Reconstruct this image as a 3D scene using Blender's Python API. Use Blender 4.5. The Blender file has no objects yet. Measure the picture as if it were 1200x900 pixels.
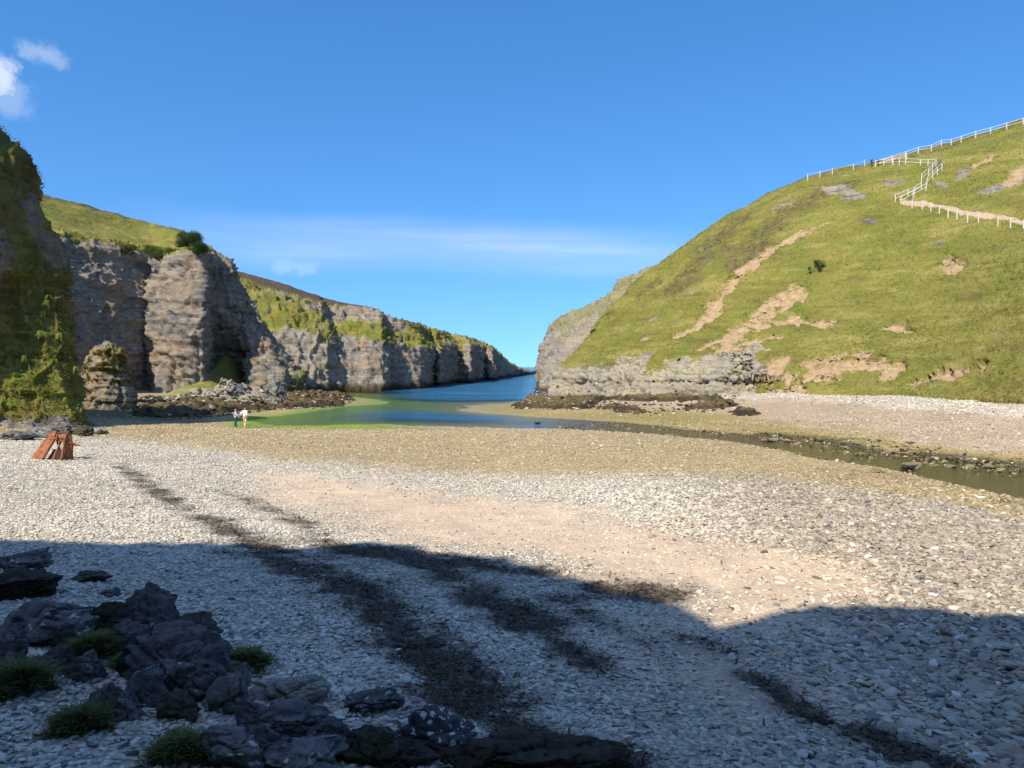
import bpy, bmesh, math, random
import numpy as np
from mathutils import Vector, Matrix
random.seed(4)
RNG = np.random.default_rng(11)
SC = bpy.context.scene
COL = SC.collection
CAM = np.array([0.0, 0.0, 5.2])
F = 900.0                      # focal length for a 1200 px wide picture
PITCH = math.atan(20.0 / 900.0)
SUN = np.array([0.40, 0.60, -0.70]); SUN /= np.linalg.norm(SUN)

# ---------------------------------------------------------------- survey helpers
def P(u, v, d):
    """surveyed point: bearing (u, v) of the survey picture, at forward distance d"""
    a = np.array([(u-600.0)/F, 1.0, -(v-450.0)/F])
    c, s = math.cos(PITCH), math.sin(PITCH)
    w = np.array([a[0], a[1]*c + a[2]*s, -a[1]*s + a[2]*c])
    return CAM + w*(d/w[1])
def G(u, v, z):
    p = P(u, v, 1.0) - CAM
    return CAM + p*((z-CAM[2])/p[2])
def proj(p):
    q = p - CAM
    c, s = math.cos(PITCH), math.sin(PITCH)
    y = q[..., 1]*c - q[..., 2]*s
    z = q[..., 1]*s + q[..., 2]*c
    y = np.where(y < .01, .01, y)
    return 600 + F*q[..., 0]/y, 450 - F*z/y

# ---------------------------------------------------------------- noise
def _h(a, b, c, seed=0):
    n = (a.astype(np.int64)*374761393 + b.astype(np.int64)*668265263 + c.astype(np.int64)*2147483647 + seed*974634777) & 0xffffffff
    n = ((n ^ (n >> 13))*1274126177) & 0xffffffff
    n = ((n ^ (n >> 16))*2246822519) & 0xffffffff
    n = n ^ (n >> 15)
    return (n & 0xffffff)/float(0xffffff)
def vnoise(p, seed=0):
    i = np.floor(p); f = p - i; f = f*f*(3-2*f); i = i.astype(np.int64)
    r = 0
    for dx in (0, 1):
        wx = f[..., 0] if dx else 1-f[..., 0]
        for dy in (0, 1):
            wy = f[..., 1] if dy else 1-f[..., 1]
            for dz in (0, 1):
                wz = f[..., 2] if dz else 1-f[..., 2]
                r = r + wx*wy*wz*_h(i[..., 0]+dx, i[..., 1]+dy, i[..., 2]+dz, seed)
    return r*2-1
def fbm(p, octv=4, seed=0, gain=.5):
    r = 0; a = 1; t = 0
    for k in range(octv):
        r = r + a*vnoise(p*(2.03**k) + 7.1*k, seed+k); t += a; a *= gain
    return r/t
def fbm2(x, y, s, octv=4, seed=0, gain=.5):
    return fbm(np.stack([x*s, y*s, np.zeros_like(x)+.5], -1), octv, seed, gain)
def worley(p, seed=0):
    sh = p.shape[:-1]; p = p.reshape(-1, 3); n = len(p)
    F1 = np.full(n, 9.); F2 = np.full(n, 9.); ID = np.zeros(n)
    i = np.floor(p).astype(np.int64)
    for dx in (-1, 0, 1):
        for dy in (-1, 0, 1):
            for dz in (-1, 0, 1):
                a, b, c = i[:, 0]+dx, i[:, 1]+dy, i[:, 2]+dz
                h1 = _h(a, b, c, seed+1); h2 = _h(a, b, c, seed+2); h3 = _h(a, b, c, seed+3)
                d = np.sqrt((a+h1-p[:, 0])**2 + (b+h2-p[:, 1])**2 + (c+h3-p[:, 2])**2)
                m = d < F1
                F2 = np.where(m, F1, np.minimum(F2, d))
                ID = np.where(m, _h(a, b, c, seed+9), ID)
                F1 = np.where(m, d, F1)
    return F1.reshape(sh), F2.reshape(sh), ID.reshape(sh)
def sstep(a, b, x):
    t = np.clip((x-a)/(b-a), 0, 1); return t*t*(3-2*t)
def polydist(x, y, pts, closed=False):
    pts = [np.asarray(q)[:2] for q in pts]
    if closed: pts = pts + [pts[0]]
    r = np.full(np.shape(x), 1e9)
    for a, b in zip(pts[:-1], pts[1:]):
        d = b-a; L = d@d + 1e-9
        t = np.clip(((x-a[0])*d[0] + (y-a[1])*d[1])/L, 0, 1)
        r = np.minimum(r, np.hypot(x-a[0]-t*d[0], y-a[1]-t*d[1]))
    return r
def polydist3(V, pts):
    r = np.full(V.shape[:-1], 1e9)
    for a, b in zip(pts[:-1], pts[1:]):
        d = b-a; t = np.clip(((V-a)@d)/(d@d+1e-9), 0, 1)
        r = np.minimum(r, np.linalg.norm(V-a-t[..., None]*d, axis=-1))
    return r
def inside(x, y, pts):
    r = np.zeros(np.shape(x), bool); n = len(pts)
    for k in range(n):
        a, b = pts[k], pts[(k+1) % n]
        c = (a[1] > y) != (b[1] > y)
        xx = (b[0]-a[0])*(y-a[1])/((b[1]-a[1]) or 1e-9) + a[0]
        r ^= c & (x < xx)
    return r

# ---------------------------------------------------------------- objects
def tag(o, label=None, cat=None, group=None, kind=None):
    if label: o['label'] = label
    if cat: o['category'] = cat
    if group: o['group'] = group
    if kind: o['kind'] = kind
    return o
def empty(name, loc=(0, 0, 0), rz=0):
    o = bpy.data.objects.new(name, None); COL.objects.link(o)
    o.location = tuple(float(c) for c in loc); o.rotation_euler = (0, 0, rz); o.empty_display_size = .2
    return o
def mesh_np(name, V, Fc, mat, parent=None, attrs=None, cols=None, smooth=True, loc=None):
    """V (n,3) and Fc (m,k): one mesh object"""
    V = np.asarray(V, dtype=np.float32); Fc = np.asarray(Fc, dtype=np.int32)
    me = bpy.data.meshes.new(name)
    me.vertices.add(len(V)); me.vertices.foreach_set('co', V.ravel())
    k = Fc.shape[1]
    me.loops.add(Fc.size); me.loops.foreach_set('vertex_index', Fc.ravel())
    me.polygons.add(len(Fc)); me.polygons.foreach_set('loop_start', np.arange(0, Fc.size, k, dtype=np.int32))
    me.update(calc_edges=True)
    me.polygons.foreach_set('use_smooth', np.full(len(Fc), smooth))
    for nm, a in (attrs or {}).items():
        t = me.attributes.new(nm, 'FLOAT', 'POINT'); t.data.foreach_set('value', np.asarray(a, np.float32).ravel())
    for nm, a in (cols or {}).items():
        t = me.attributes.new(nm, 'FLOAT_COLOR', 'POINT')
        a = np.asarray(a, np.float32); a = np.concatenate([a, np.ones((len(a), 1), np.float32)], 1)
        t.data.foreach_set('color', a.ravel())
    me.materials.append(mat)
    o = bpy.data.objects.new(name, me); COL.objects.link(o)
    if parent is not None: o.parent = parent
    if loc is not None: o.location = tuple(float(c) for c in loc)
    return o
def grid_faces(nr, nc):
    i = np.arange(nr*nc).reshape(nr, nc)
    return np.stack([i[:-1, :-1], i[:-1, 1:], i[1:, 1:], i[1:, :-1]], -1).reshape(-1, 4)
def grid_normals(g):
    a = np.gradient(g, axis=1); b = np.gradient(g, axis=0)
    n = np.cross(a, b); n /= np.linalg.norm(n, axis=-1, keepdims=True)+1e-9
    return n
def bm_obj(name, bm, mat, parent=None, smooth=False):
    me = bpy.data.meshes.new(name); bm.to_mesh(me); bm.free()
    if smooth:
        for p in me.polygons: p.use_smooth = True
    me.materials.append(mat)
    o = bpy.data.objects.new(name, me); COL.objects.link(o)
    if parent is not None: o.parent = parent
    return o
def bm_bar(bm, a, b, w, h=None, up=Vector((0, 0, 1))):
    h = h or w
    a = Vector([float(c) for c in a]); b = Vector([float(c) for c in b]); d = (b-a).normalized()
    s = d.cross(up)
    if s.length < 1e-3: s = d.cross(Vector((0, 1, 0)))
    s.normalize(); t = s.cross(d)
    vs = []
    for q in (a, b):
        for i, j in ((-1, -1), (1, -1), (1, 1), (-1, 1)):
            vs.append(bm.verts.new(q + s*(i*w/2) + t*(j*h/2)))
    for f in ((0, 1, 2, 3), (7, 6, 5, 4), (0, 4, 5, 1), (1, 5, 6, 2), (2, 6, 7, 3), (3, 7, 4, 0)):
        bm.faces.new([vs[k] for k in f])
def bm_prism(bm, pts, off):
    """flat outline pts extruded by vector off"""
    a = [bm.verts.new(Vector(p)) for p in pts]; b = [bm.verts.new(Vector(p)+Vector(off)) for p in pts]
    n = len(a); bm.faces.new(a[::-1]); bm.faces.new(b)
    for k in range(n): bm.faces.new((a[k], a[(k+1) % n], b[(k+1) % n], b[k]))

# ---------------------------------------------------------------- node helper
class NT:
    def __init__(s, name):
        s.m = bpy.data.materials.new(name); s.m.use_nodes = True
        s.t = s.m.node_tree; s.t.nodes.clear()
        s.out = s.n('ShaderNodeOutputMaterial')
    def n(s, typ, **kw):
        nd = s.t.nodes.new(typ)
        for k, v in kw.items(): setattr(nd, k, v)
        return nd
    def l(s, a, b): s.t.links.new(a, b)
    def val(s, sock, v):
        if hasattr(v, 'is_linked') or isinstance(v, bpy.types.NodeSocket): s.l(v, sock)
        else: sock.default_value = v
    def pos(s):
        return s.n('ShaderNodeNewGeometry').outputs['Position']
    def mapv(s, vec, scale):
        m = s.n('ShaderNodeMapping'); s.l(vec, m.inputs['Vector']); m.inputs['Scale'].default_value = scale
        return m.outputs[0]
    def noise(s, vec, scale, detail=4, rough=.55, dist=0):
        n = s.n('ShaderNodeTexNoise'); s.l(vec, n.inputs['Vector'])
        n.inputs['Scale'].default_value = scale; n.inputs['Detail'].default_value = detail
        n.inputs['Roughness'].default_value = rough; n.inputs['Distortion'].default_value = dist
        return n.outputs['Fac']
    def vor(s, vec, scale, feature='F1', out='Distance', rnd=1):
        n = s.n('ShaderNodeTexVoronoi', feature=feature); s.l(vec, n.inputs['Vector'])
        n.inputs['Scale'].default_value = scale; n.inputs['Randomness'].default_value = rnd
        return n.outputs[out]
    def ramp(s, fac, stops, interp='LINEAR'):
        r = s.n('ShaderNodeValToRGB'); s.l(fac, r.inputs[0]); cr = r.color_ramp; cr.interpolation = interp
        while len(cr.elements) < len(stops): cr.elements.new(.5)
        for e, (p, c) in zip(cr.elements, stops):
            e.position = p
            e.color = (c, c, c, 1) if isinstance(c, (int, float)) else tuple(c)+(1,)
        return r.outputs[0]
    def mix(s, fac, a, b, blend='MIX'):
        m = s.n('ShaderNodeMix', data_type='RGBA', blend_type=blend)
        s.val(m.inputs[0], fac)
        for i, v in ((6, a), (7, b)):
            if isinstance(v, tuple): m.inputs[i].default_value = v + (1,)
            else: s.l(v, m.inputs[i])
        return m.outputs[2]
    def math(s, op, a, b=0.0, clamp=False):
        m = s.n('ShaderNodeMath', operation=op, use_clamp=clamp); s.val(m.inputs[0], a); s.val(m.inputs[1], b)
        return m.outputs[0]
    def attr(s, name, out='Fac'):
        a = s.n('ShaderNodeAttribute'); a.attribute_name = name; return a.outputs[out]
    def bump(s, h, strength=.5, dist=.1, nrm=None):
        b = s.n('ShaderNodeBump'); s.l(h, b.inputs['Height'])
        b.inputs['Strength'].default_value = strength; b.inputs['Distance'].default_value = dist
        if nrm is not None: s.l(nrm, b.inputs['Normal'])
        return b.outputs[0]
    def bsdf(s, col, rough=.9, nrm=None, spec=.3, metal=0.0, **kw):
        b = s.n('ShaderNodeBsdfPrincipled')
        if isinstance(col, tuple): b.inputs['Base Color'].default_value = col+(1,)
        else: s.l(col, b.inputs['Base Color'])
        s.val(b.inputs['Roughness'], rough); b.inputs['Specular IOR Level'].default_value = spec
        b.inputs['Metallic'].default_value = metal
        if nrm is not None: s.l(nrm, b.inputs['Normal'])
        s.l(b.outputs[0], s.out.inputs[0]); return b
# ================================================================ materials
def mat_terrain():
    m = NT('limestone_and_turf'); p = m.pos()
    # rock
    big = m.noise(p, .13, 4, .6); med = m.noise(m.mapv(p, (1, 1, 2.2)), .9, 5, .65)
    fine = m.noise(m.mapv(p, (1, 1, 1.8)), 4.5, 5, .7)
    vert = m.noise(m.mapv(p, (1, 1, .18)), .9, 4, .6)
    rock = m.ramp(med, [(.30, (.075, .072, .072)), (.48, (.175, .163, .15)), (.70, (.35, .32, .28))])
    rock = m.mix(m.ramp(vert, [(.5, 0), (.72, .6)]), rock, (.31, .28, .24))
    warm = m.ramp(m.noise(p, .28, 3, .6), [(.44, 0), (.62, .65)])
    rock = m.mix(warm, rock, (.29, .205, .13))
    rock = m.mix(m.ramp(fine, [(.30, .75), (.45, 0)]), rock, (.055, .052, .055))
    ochre = m.ramp(m.noise(p, .55, 4, .6), [(.56, 0), (.66, .45)])
    rock = m.mix(ochre, rock, (.20, .17, .07))
    bed = m.noise(m.mapv(p, (.12, .12, 2.4)), 1.0, 5, .7, .3)
    rock = m.mix(m.ramp(bed, [(.36, .75), (.45, 0)]), rock, (.075, .068, .064))
    rock = m.mix(m.ramp(bed, [(.60, 0), (.70, .45)]), rock, (.37, .335, .28))
    rock = m.mix(m.ramp(big, [(.32, .5), (.5, 0)]), rock, (.10, .105, .12))
    rock = m.mix(m.math('MULTIPLY', m.attr('pale'), .8), rock, (.44, .41, .35))
    # turf
    g1 = m.noise(m.mapv(p, (1, 1, 2.5)), .12, 4, .6); g2 = m.noise(m.mapv(p, (1, 1, 2.2)), 1.6, 5, .7)
    g3 = m.noise(p, 7.0, 3, .7)
    turf = m.ramp(g1, [(.34, (.15, .145, .034)), (.52, (.18, .175, .038)), (.68, (.25, .215, .065))])
    turf = m.mix(m.ramp(g2, [(.30, .5), (.46, 0)]), turf, (.09, .088, .03))
    turf = m.mix(m.ramp(g2, [(.56, 0), (.72, .6)]), turf, (.24, .20, .085))
    turf = m.mix(m.ramp(g3, [(.34, .4), (.48, 0)]), turf, (.08, .085, .026))
    str_ = m.noise(m.mapv(p, (.16, .16, .9)), 1.0, 5, .65, .5)
    turf = m.mix(m.ramp(str_, [(.36, .55), (.47, 0)]), turf, (.085, .075, .032))
    turf = m.mix(m.ramp(str_, [(.55, 0), (.68, .55)]), turf, (.30, .25, .11))
    lush = m.ramp(m.noise(p, .35, 3, .5), [(.52, 0), (.66, .6)])
    turf = m.mix(lush, turf, (.115, .155, .022))
    heather = m.ramp(g2, [(.35, (.045, .036, .026)), (.6, (.12, .085, .06))])
    turf = m.mix(m.attr('heather'), turf, heather)
    sand = m.ramp(m.noise(p, 1.3, 5, .65), [(.3, (.25, .17, .10)), (.55, (.38, .27, .17)), (.75, (.47, .36, .245))])
    gm = m.attr('grass')
    gedge = m.math('ADD', gm, m.math('MULTIPLY', m.math('SUBTRACT', m.noise(p, 2.2, 4, .7), .5), .9))
    gmask = m.ramp(gedge, [(.38, 0), (.62, 1)])
    col = m.mix(gmask, rock, turf)
    sedge = m.math('ADD', m.attr('scar'), m.math('MULTIPLY', m.math('SUBTRACT', m.noise(m.mapv(p, (1, 1, 2)), 1.4, 4, .75), .5), 1.1))
    smask = m.ramp(sedge, [(.42, 0), (.62, .92)])
    col = m.mix(smask, col, sand)
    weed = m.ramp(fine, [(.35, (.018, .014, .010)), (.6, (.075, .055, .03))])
    col = m.mix(m.attr('weed'), col, weed)  # on the near left cliff this tint also carries painted shade
    h = m.math('ADD', m.math('MULTIPLY', m.noise(m.mapv(p, (1, 1, 2)), 1.2, 6, .7), 1.0), m.math('MULTIPLY', m.noise(p, 6, 4, .7), .4))
    nb = m.bump(h, .75, .30)
    m.bsdf(col, .95, nb, .15)
    return m.m
def mat_beach():
    m = NT('beach_shingle'); p = m.pos()
    c = m.attr('col', 'Color')
    v1 = m.n('ShaderNodeTexVoronoi'); m.l(m.mapv(p, (1, 1.0, .6)), v1.inputs['Vector']); v1.inputs['Scale'].default_value = 14
    sep = m.n('ShaderNodeSeparateColor'); m.l(v1.outputs['Color'], sep.inputs[0])
    pebv = m.ramp(sep.outputs[0], [(0, .42), (.5, .95), (1, 1.45)])
    v2 = m.n('ShaderNodeTexVoronoi'); m.l(p, v2.inputs['Vector']); v2.inputs['Scale'].default_value = 5
    sep2 = m.n('ShaderNodeSeparateColor'); m.l(v2.outputs['Color'], sep2.inputs[0])
    pebv = m.mix(.35, pebv, m.ramp(sep2.outputs[1], [(0, .5), (1, 1.45)]))
    gap = m.ramp(v1.outputs['Distance'], [(.35, 1.0), (.62, .55)])
    rough_c = m.mix(1.0, m.mix(1.0, c, pebv, 'MULTIPLY'), gap, 'MULTIPLY')
    n1 = m.noise(p, .8, 5, .65)
    smooth_c = m.mix(1.0, c, m.ramp(n1, [(.3, .78), (.7, 1.12)]), 'MULTIPLY')
    peb = m.attr('peb')
    col = m.mix(peb, smooth_c, rough_c)
    h = m.math('MULTIPLY', m.math('SUBTRACT', 1.0, v1.outputs['Distance']), peb)
    h = m.math('ADD', h, m.math('MULTIPLY', m.noise(p, 18, 4, .7), .5))
    nb = m.bump(h, .8, .04)
    rg = m.math('SUBTRACT', .95, m.math('MULTIPLY', m.attr('wet'), .55))
    m.bsdf(col, rg, nb, .25)
    return m.m
def mat_vcol(name, rough=.85, var=.25, scale=6, bump=.0, spec=.25, trans=0):
    m = NT(name); p = m.pos(); c = m.attr('col', 'Color')
    n = m.noise(p, scale, 4, .65)
    col = m.mix(1.0, c, m.ramp(n, [(.25, 1-var), (.75, 1+var)]), 'MULTIPLY')
    nb = m.bump(n, bump, .05) if bump else None
    b = m.bsdf(col, rough, nb, spec)
    if trans:
        t = m.n('ShaderNodeBsdfTranslucent'); m.l(col, t.inputs[0])
        mx = m.n('ShaderNodeMixShader'); mx.inputs[0].default_value = trans
        m.l(b.outputs[0], mx.inputs[1]); m.l(t.outputs[0], mx.inputs[2]); m.l(mx.outputs[0], m.out.inputs[0])
    return m.m
def mat_boulder(name, dark, mid, light, lichen=0.0, moss=0.0, blue=0):
    m = NT(name); tc = m.n('ShaderNodeTexCoord').outputs['Object']
    a = m.noise(tc, 2.2, 6, .7); f = m.noise(m.mapv(tc, (1, 1, 2.5)), 9, 5, .7)
    col = m.ramp(a, [(.30, dark), (.5, mid), (.72, light)])
    col = m.mix(m.ramp(f, [(.32, .85), (.48, 0)]), col, tuple(c*.45 for c in dark))
    if moss:
        col = m.mix(m.ramp(m.noise(tc, 1.8, 4, .6), [(.55-moss*.2, 0), (.7-moss*.2, .8)]), col, (.05, .055, .018))
    if lichen:
        nd = m.n('ShaderNodeTexNoise'); m.l(tc, nd.inputs['Vector']); nd.inputs['Scale'].default_value = 14; tw = m.n('ShaderNodeVectorMath', operation='MULTIPLY_ADD'); m.l(nd.outputs['Color'], tw.inputs[0]); tw.inputs[1].default_value = (.09, .09, .09); m.l(tc, tw.inputs[2])
        vv = m.n('ShaderNodeTexVoronoi'); m.l(tw.outputs[0], vv.inputs['Vector']); vv.inputs['Scale'].default_value = 10; sc_ = m.n('ShaderNodeSeparateColor'); m.l(vv.outputs['Color'], sc_.inputs[0])
        v = m.math('SUBTRACT', vv.outputs['Distance'], m.math('MULTIPLY', m.math('SUBTRACT', sc_.outputs[0], .6), .42)); big = m.noise(tc, 1.6, 2, .5)
        sep = m.n('ShaderNodeSeparateXYZ'); m.l(m.n('ShaderNodeNewGeometry').outputs['Normal'], sep.inputs[0])
        msk = m.math('MULTIPLY', m.ramp(v, [(.26, 1), (.33, 0)]), m.ramp(big, [(.62-lichen*.35, 0), (.66-lichen*.35, 1)]))
        msk = m.math('MULTIPLY', msk, m.ramp(sep.outputs[2], [(.1, 0), (.4, 1)]))
        col = m.mix(msk, col, (.55, .56, .54))
    h = m.math('ADD', a, m.math('MULTIPLY', f, .45))
    m.bsdf(col, .88, m.bump(h, 1.0, .14), .25)
    return m.m
def mat_water(name, deep, deepfac=.95, bumpd=.05, sc=1.0, rough=.06, refl=.8):
    m = NT(name); p = m.pos()
    q = m.mapv(p, (.55*sc, 1.0*sc, 1))
    w1 = m.noise(q, .9, 4, .6, .4); w2 = m.noise(q, 4.5, 4, .65)
    h = m.math('ADD', w1, m.math('MULTIPLY', w2, .35))
    nb = m.bump(h, 1.0, bumpd)
    patch = m.noise(m.mapv(p, (.05, .14, 1)), 1, 3, .6)
    dc = m.mix(m.ramp(patch, [(.4, 0), (.62, 1)]), deep, tuple(c*1.7 for c in deep))
    d = m.n('ShaderNodeBsdfDiffuse'); m.l(dc, d.inputs[0])
    t = m.n('ShaderNodeBsdfTransparent'); t.inputs[0].default_value = (.88, .95, .86, 1)
    mx = m.n('ShaderNodeMixShader'); m.l(m.attr('deep'), mx.inputs[0]); m.l(t.outputs[0], mx.inputs[1]); m.l(d.outputs[0], mx.inputs[2])
    g = m.n('ShaderNodeBsdfGlossy'); g.inputs['Roughness'].default_value = rough; m.l(nb, g.inputs['Normal'])
    fr = m.n('ShaderNodeFresnel'); fr.inputs['IOR'].default_value = 1.33; m.l(nb, fr.inputs['Normal'])
    mf = m.n('ShaderNodeMixShader'); m.l(m.math('MULTIPLY', fr.outputs[0], refl), mf.inputs[0]); m.l(mx.outputs[0], mf.inputs[1]); m.l(g.outputs[0], mf.inputs[2])
    m.l(mf.outputs[0], m.out.inputs[0])
    return m.m
def mat_plain(name, col, rough=.8, var=.15, scale=8, metal=0.0, bump=.2):
    m = NT(name); tc = m.n('ShaderNodeTexCoord').outputs['Object']
    n = m.noise(tc, scale, 4, .6)
    c = m.ramp(n, [(.3, tuple(x*(1-var) for x in col)), (.7, tuple(min(1, x*(1+var)) for x in col))])
    m.bsdf(c, rough, m.bump(n, bump, .01), .3, metal)
    return m.m
def mat_rust():
    m = NT('rusted_iron'); tc = m.n('ShaderNodeTexCoord').outputs['Object']
    a = m.noise(tc, 5, 6, .7); b = m.noise(tc, 25, 4, .7)
    col = m.ramp(a, [(.3, (.11, .04, .022)), (.5, (.26, .10, .05)), (.7, (.38, .17, .095))])
    col = m.mix(m.ramp(b, [(.3, .6), (.5, 0)]), col, (.06, .025, .015))
    m.bsdf(col, .92, m.bump(b, .7, .02), .2)
    return m.m
M_TER = mat_terrain(); M_BEACH = mat_beach()
M_STONE = mat_vcol('pebble_stone', .85, .22, 25, 0, .25)
M_WEED = mat_vcol('dry_seaweed', .7, .3, 8, 0, .3)
M_BLADE = mat_vcol('grass_blades', .75, .2, 3, 0, .2, .25)
M_LEAF = mat_vcol('leaves', .6, .2, 3, 0, .3, .3)
M_RUST = mat_rust()
M_WHITE = mat_plain('painted_timber', (.55, .55, .53), .7, .08, 3)
# ================================================================ ground surface
_ctl = [  # bearing u, v and level of the sand or stones there
 (-200,900,1.6),(100,900,1.45),(400,900,1.3),(700,900,1.1),(1000,900,.95),(1200,900,.9),(1500,900,1.),
 (-300,700,1.6),(0,700,1.4),(300,700,1.25),(600,700,.95),(900,700,.8),(1200,700,.75),(1500,700,.9),
 (0,600,1.15),(300,600,1.),(600,600,.7),(900,600,.55),(1150,620,.5),(1500,640,.7),
 (60,540,.95),(300,540,.55),(600,540,.35),(900,545,.35),(1050,575,.4),(1200,605,.45),
 (0,515,1.),(100,507,.7),(-200,530,1.3),
 (280,500,.06),(350,499,.02),(450,497,.0),(560,500,.0),(600,503,.06),(650,504,.09),(750,507,.14),(850,515,.2),(950,527,.24),(1050,552,.25),(1200,584,.3),(1400,640,.4),
 (560,482,.05),(640,488,.08),(720,492,.13),(850,503,.25),(950,514,.31),(1050,525,.36),(1200,541,.38),(1400,575,.5),
 (650,496.5,-.22),(750,499.5,-.2),(850,509,-.15),(950,520,-.1),(1050,536,-.06),(1200,562,0.),(1400,605,.1),
 (500,490,-.35),(580,491,-.3),(430,488,-.3),(360,490,-.12),(300,492,-.03),
 (600,481,.25),(650,482,.45),(570,480,.14),(500,478,-.08),(430,478,-.12),(620,478,.15),
 (480,470,-1),(560,470,-1),(600,465,-1.2),(560,455,-3),(500,460,-2),(600,445,-3),
 (1200,474,2.3),(1320,484,2.3),(1500,502,2.3),(1060,464,2.2),(920,460,2.1),(860,463,1.7),(800,468,1.),(740,469,.7),(690,469,.5),(640,471,.2),
 (1200,500,1.),(1050,490,.9),(900,480,.7),(800,480,.4),(720,478,.3),
 (160,462,1.5),(250,458,1.6),(330,460,1.1),(200,480,.6),(300,482,.25),(400,474,.12),(410,465,.1),(430,460,-.6),(130,490,.7)]
_cp = [G(*c) for c in _ctl] + [np.array(q, float) for q in ((-30,-12,2.8),(0,-12,2.2),(30,-12,2.2),(60,0,1.5),(-60,0,2.5),
      (65,100,3),(-75,100,3),(70,50,3),(-60,50,2.5),(-70,160,2),(70,160,2),(0,240,-5),(-40,260,-4),(30,200,-4))]
_cp = np.array(_cp)
_A = np.hypot(_cp[:, None, 0]-_cp[None, :, 0], _cp[:, None, 1]-_cp[None, :, 1]) + np.eye(len(_cp))*.02
_w = np.linalg.solve(_A, _cp[:, 2])
_ST = None
def _stream_course():
    sec = [(640,490,502,.012),(700,493,504,.02),(750,497.5,507.5,.035),(800,502.5,512,.06),(850,507,517,.08),(900,511,524.5,.10),(950,517,538,.12),(1000,523,552,.14),(1100,532,567,.17),(1200,543,586,.20),(1400,568,640,.26)]
    a = [(G(u, v0, z), G(u, v1, z), z) for u, v0, v1, z in sec]
    mid = [(p+q)/2 for p, q, z in a]
    hw = []
    for i, (p, q, z) in enumerate(a):
        t = mid[min(i+1, len(mid)-1)]-mid[max(i-1, 0)]; t = t/np.linalg.norm(t); n = np.array([-t[1], t[0], 0]); hw.append(abs((q-p)@n)/2)
    return np.array([m[0] for m in mid]), np.array(hw), np.array([z for _, _, z in a]), mid
_ST = _stream_course()
def gz0(x, y):
    x = np.asarray(x, float); y = np.asarray(y, float); r = np.zeros(np.shape(x))
    for k in range(len(_cp)): r = r + _w[k]*np.hypot(x-_cp[k, 0], y-_cp[k, 1])
    if _ST is not None:
        cx, hw, lv, P_ = _ST
        d = polydist(x, y, P_); h = np.interp(x, cx, hw)*(1+.22*fbm2(x, y, .22, 3, 61)); l = np.interp(x, cx, lv)
        k = sstep(3.0, 8.0, x)
        r = np.where(np.abs(y-60) < 60, np.where(d < h*1.15, np.minimum(r, l-.20+.23*(d/h)**2), np.where(d < h+5, np.maximum(r, l+.05+.03*(d-h)), r))*k + r*(1-k), r)
    far = sstep(200, 320, y)
    return r*(1-far) - 6*far
def gz(x, y):
    x = np.asarray(x, float); y = np.asarray(y, float)
    z = gz0(x, y)
    z = z + .05*fbm2(x, y, .35, 3, 3) + .035*fbm2(x, y, 1.3, 2, 8)
    return z
def gpt(u, v):
    z = .8
    for k in range(25):
        p = G(u, v, z); z = .5*z + .5*min(float(gz0(p[0], p[1])), 4.5)
    p = G(u, v, z); return np.array([p[0], p[1], float(gz(p[0], p[1]))])
def gpl(pts): return [gpt(*q) for q in pts]

WEED = [(gpl([(140,545),(200,585),(300,640)]), .32, .72), (gpl([(300,640),(430,700),(530,790),(600,850),(680,900)]), .46, 1.15),
        (gpl([(262,575),(330,600),(395,640)]), .4, .55), (gpl([(400,642),(500,660),(560,690),(640,745),(690,775)]), .40, 1.1),
        (gpl([(440,645),(600,668),(760,695)]), .5, 1.1), (gpl([(300,505),(430,500),(560,505)]), .5, .25),
        (gpl([(880,795),(960,840)]), .17, 1.0), (gpl([(1010,855),(1100,900)]), .2, 1.0),(gpl([(790,745),(850,765)]), .2, .45),
        (gpl([(690,720),(760,760)]), .3, .5),(gpl([(640,700),(780,702)]), .35, .5)]
SANDPOLY = gpl([(290,552),(400,562),(640,592),(850,640),(960,650),(990,700),(930,740),(960,800),(1010,850),(960,900),(800,900),(790,830),(700,745),(800,705),(600,655),(400,625),(330,598)])
SAND2 = gpl([(850,640),(1000,660),(1020,700),(820,720)])
_alg = gpl([(-100,512),(60,512),(200,522),(350,545),(500,560),(700,562),(900,560),(1050,582),(1200,608),(1400,660)])
_ax = np.array([q[0] for q in _alg]); _ay = np.array([q[1] for q in _alg])
_fb = gpl([(400,478),(560,482),(640,488),(720,491),(850,501),(950,511),(1050,523),(1200,541),(1400,575)])
_fx = np.array([q[0] for q in _fb]); _fy = np.array([q[1] for q in _fb])
def weedw(x, y):
    w = np.zeros(np.shape(x)); nz = fbm2(x, y, 1.1, 4, 21); n2 = fbm2(x*.6, y*1.6, 4., 3, 22)
    for pl, r, s in WEED:
        d = polydist(x, y, pl)
        w = np.maximum(w, s*np.exp(-(d/(r*(1+1.3*nz)+.05))**2))
    return np.clip(w*(1+1.3*nz+.9*n2), 0, 1.3)
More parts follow.
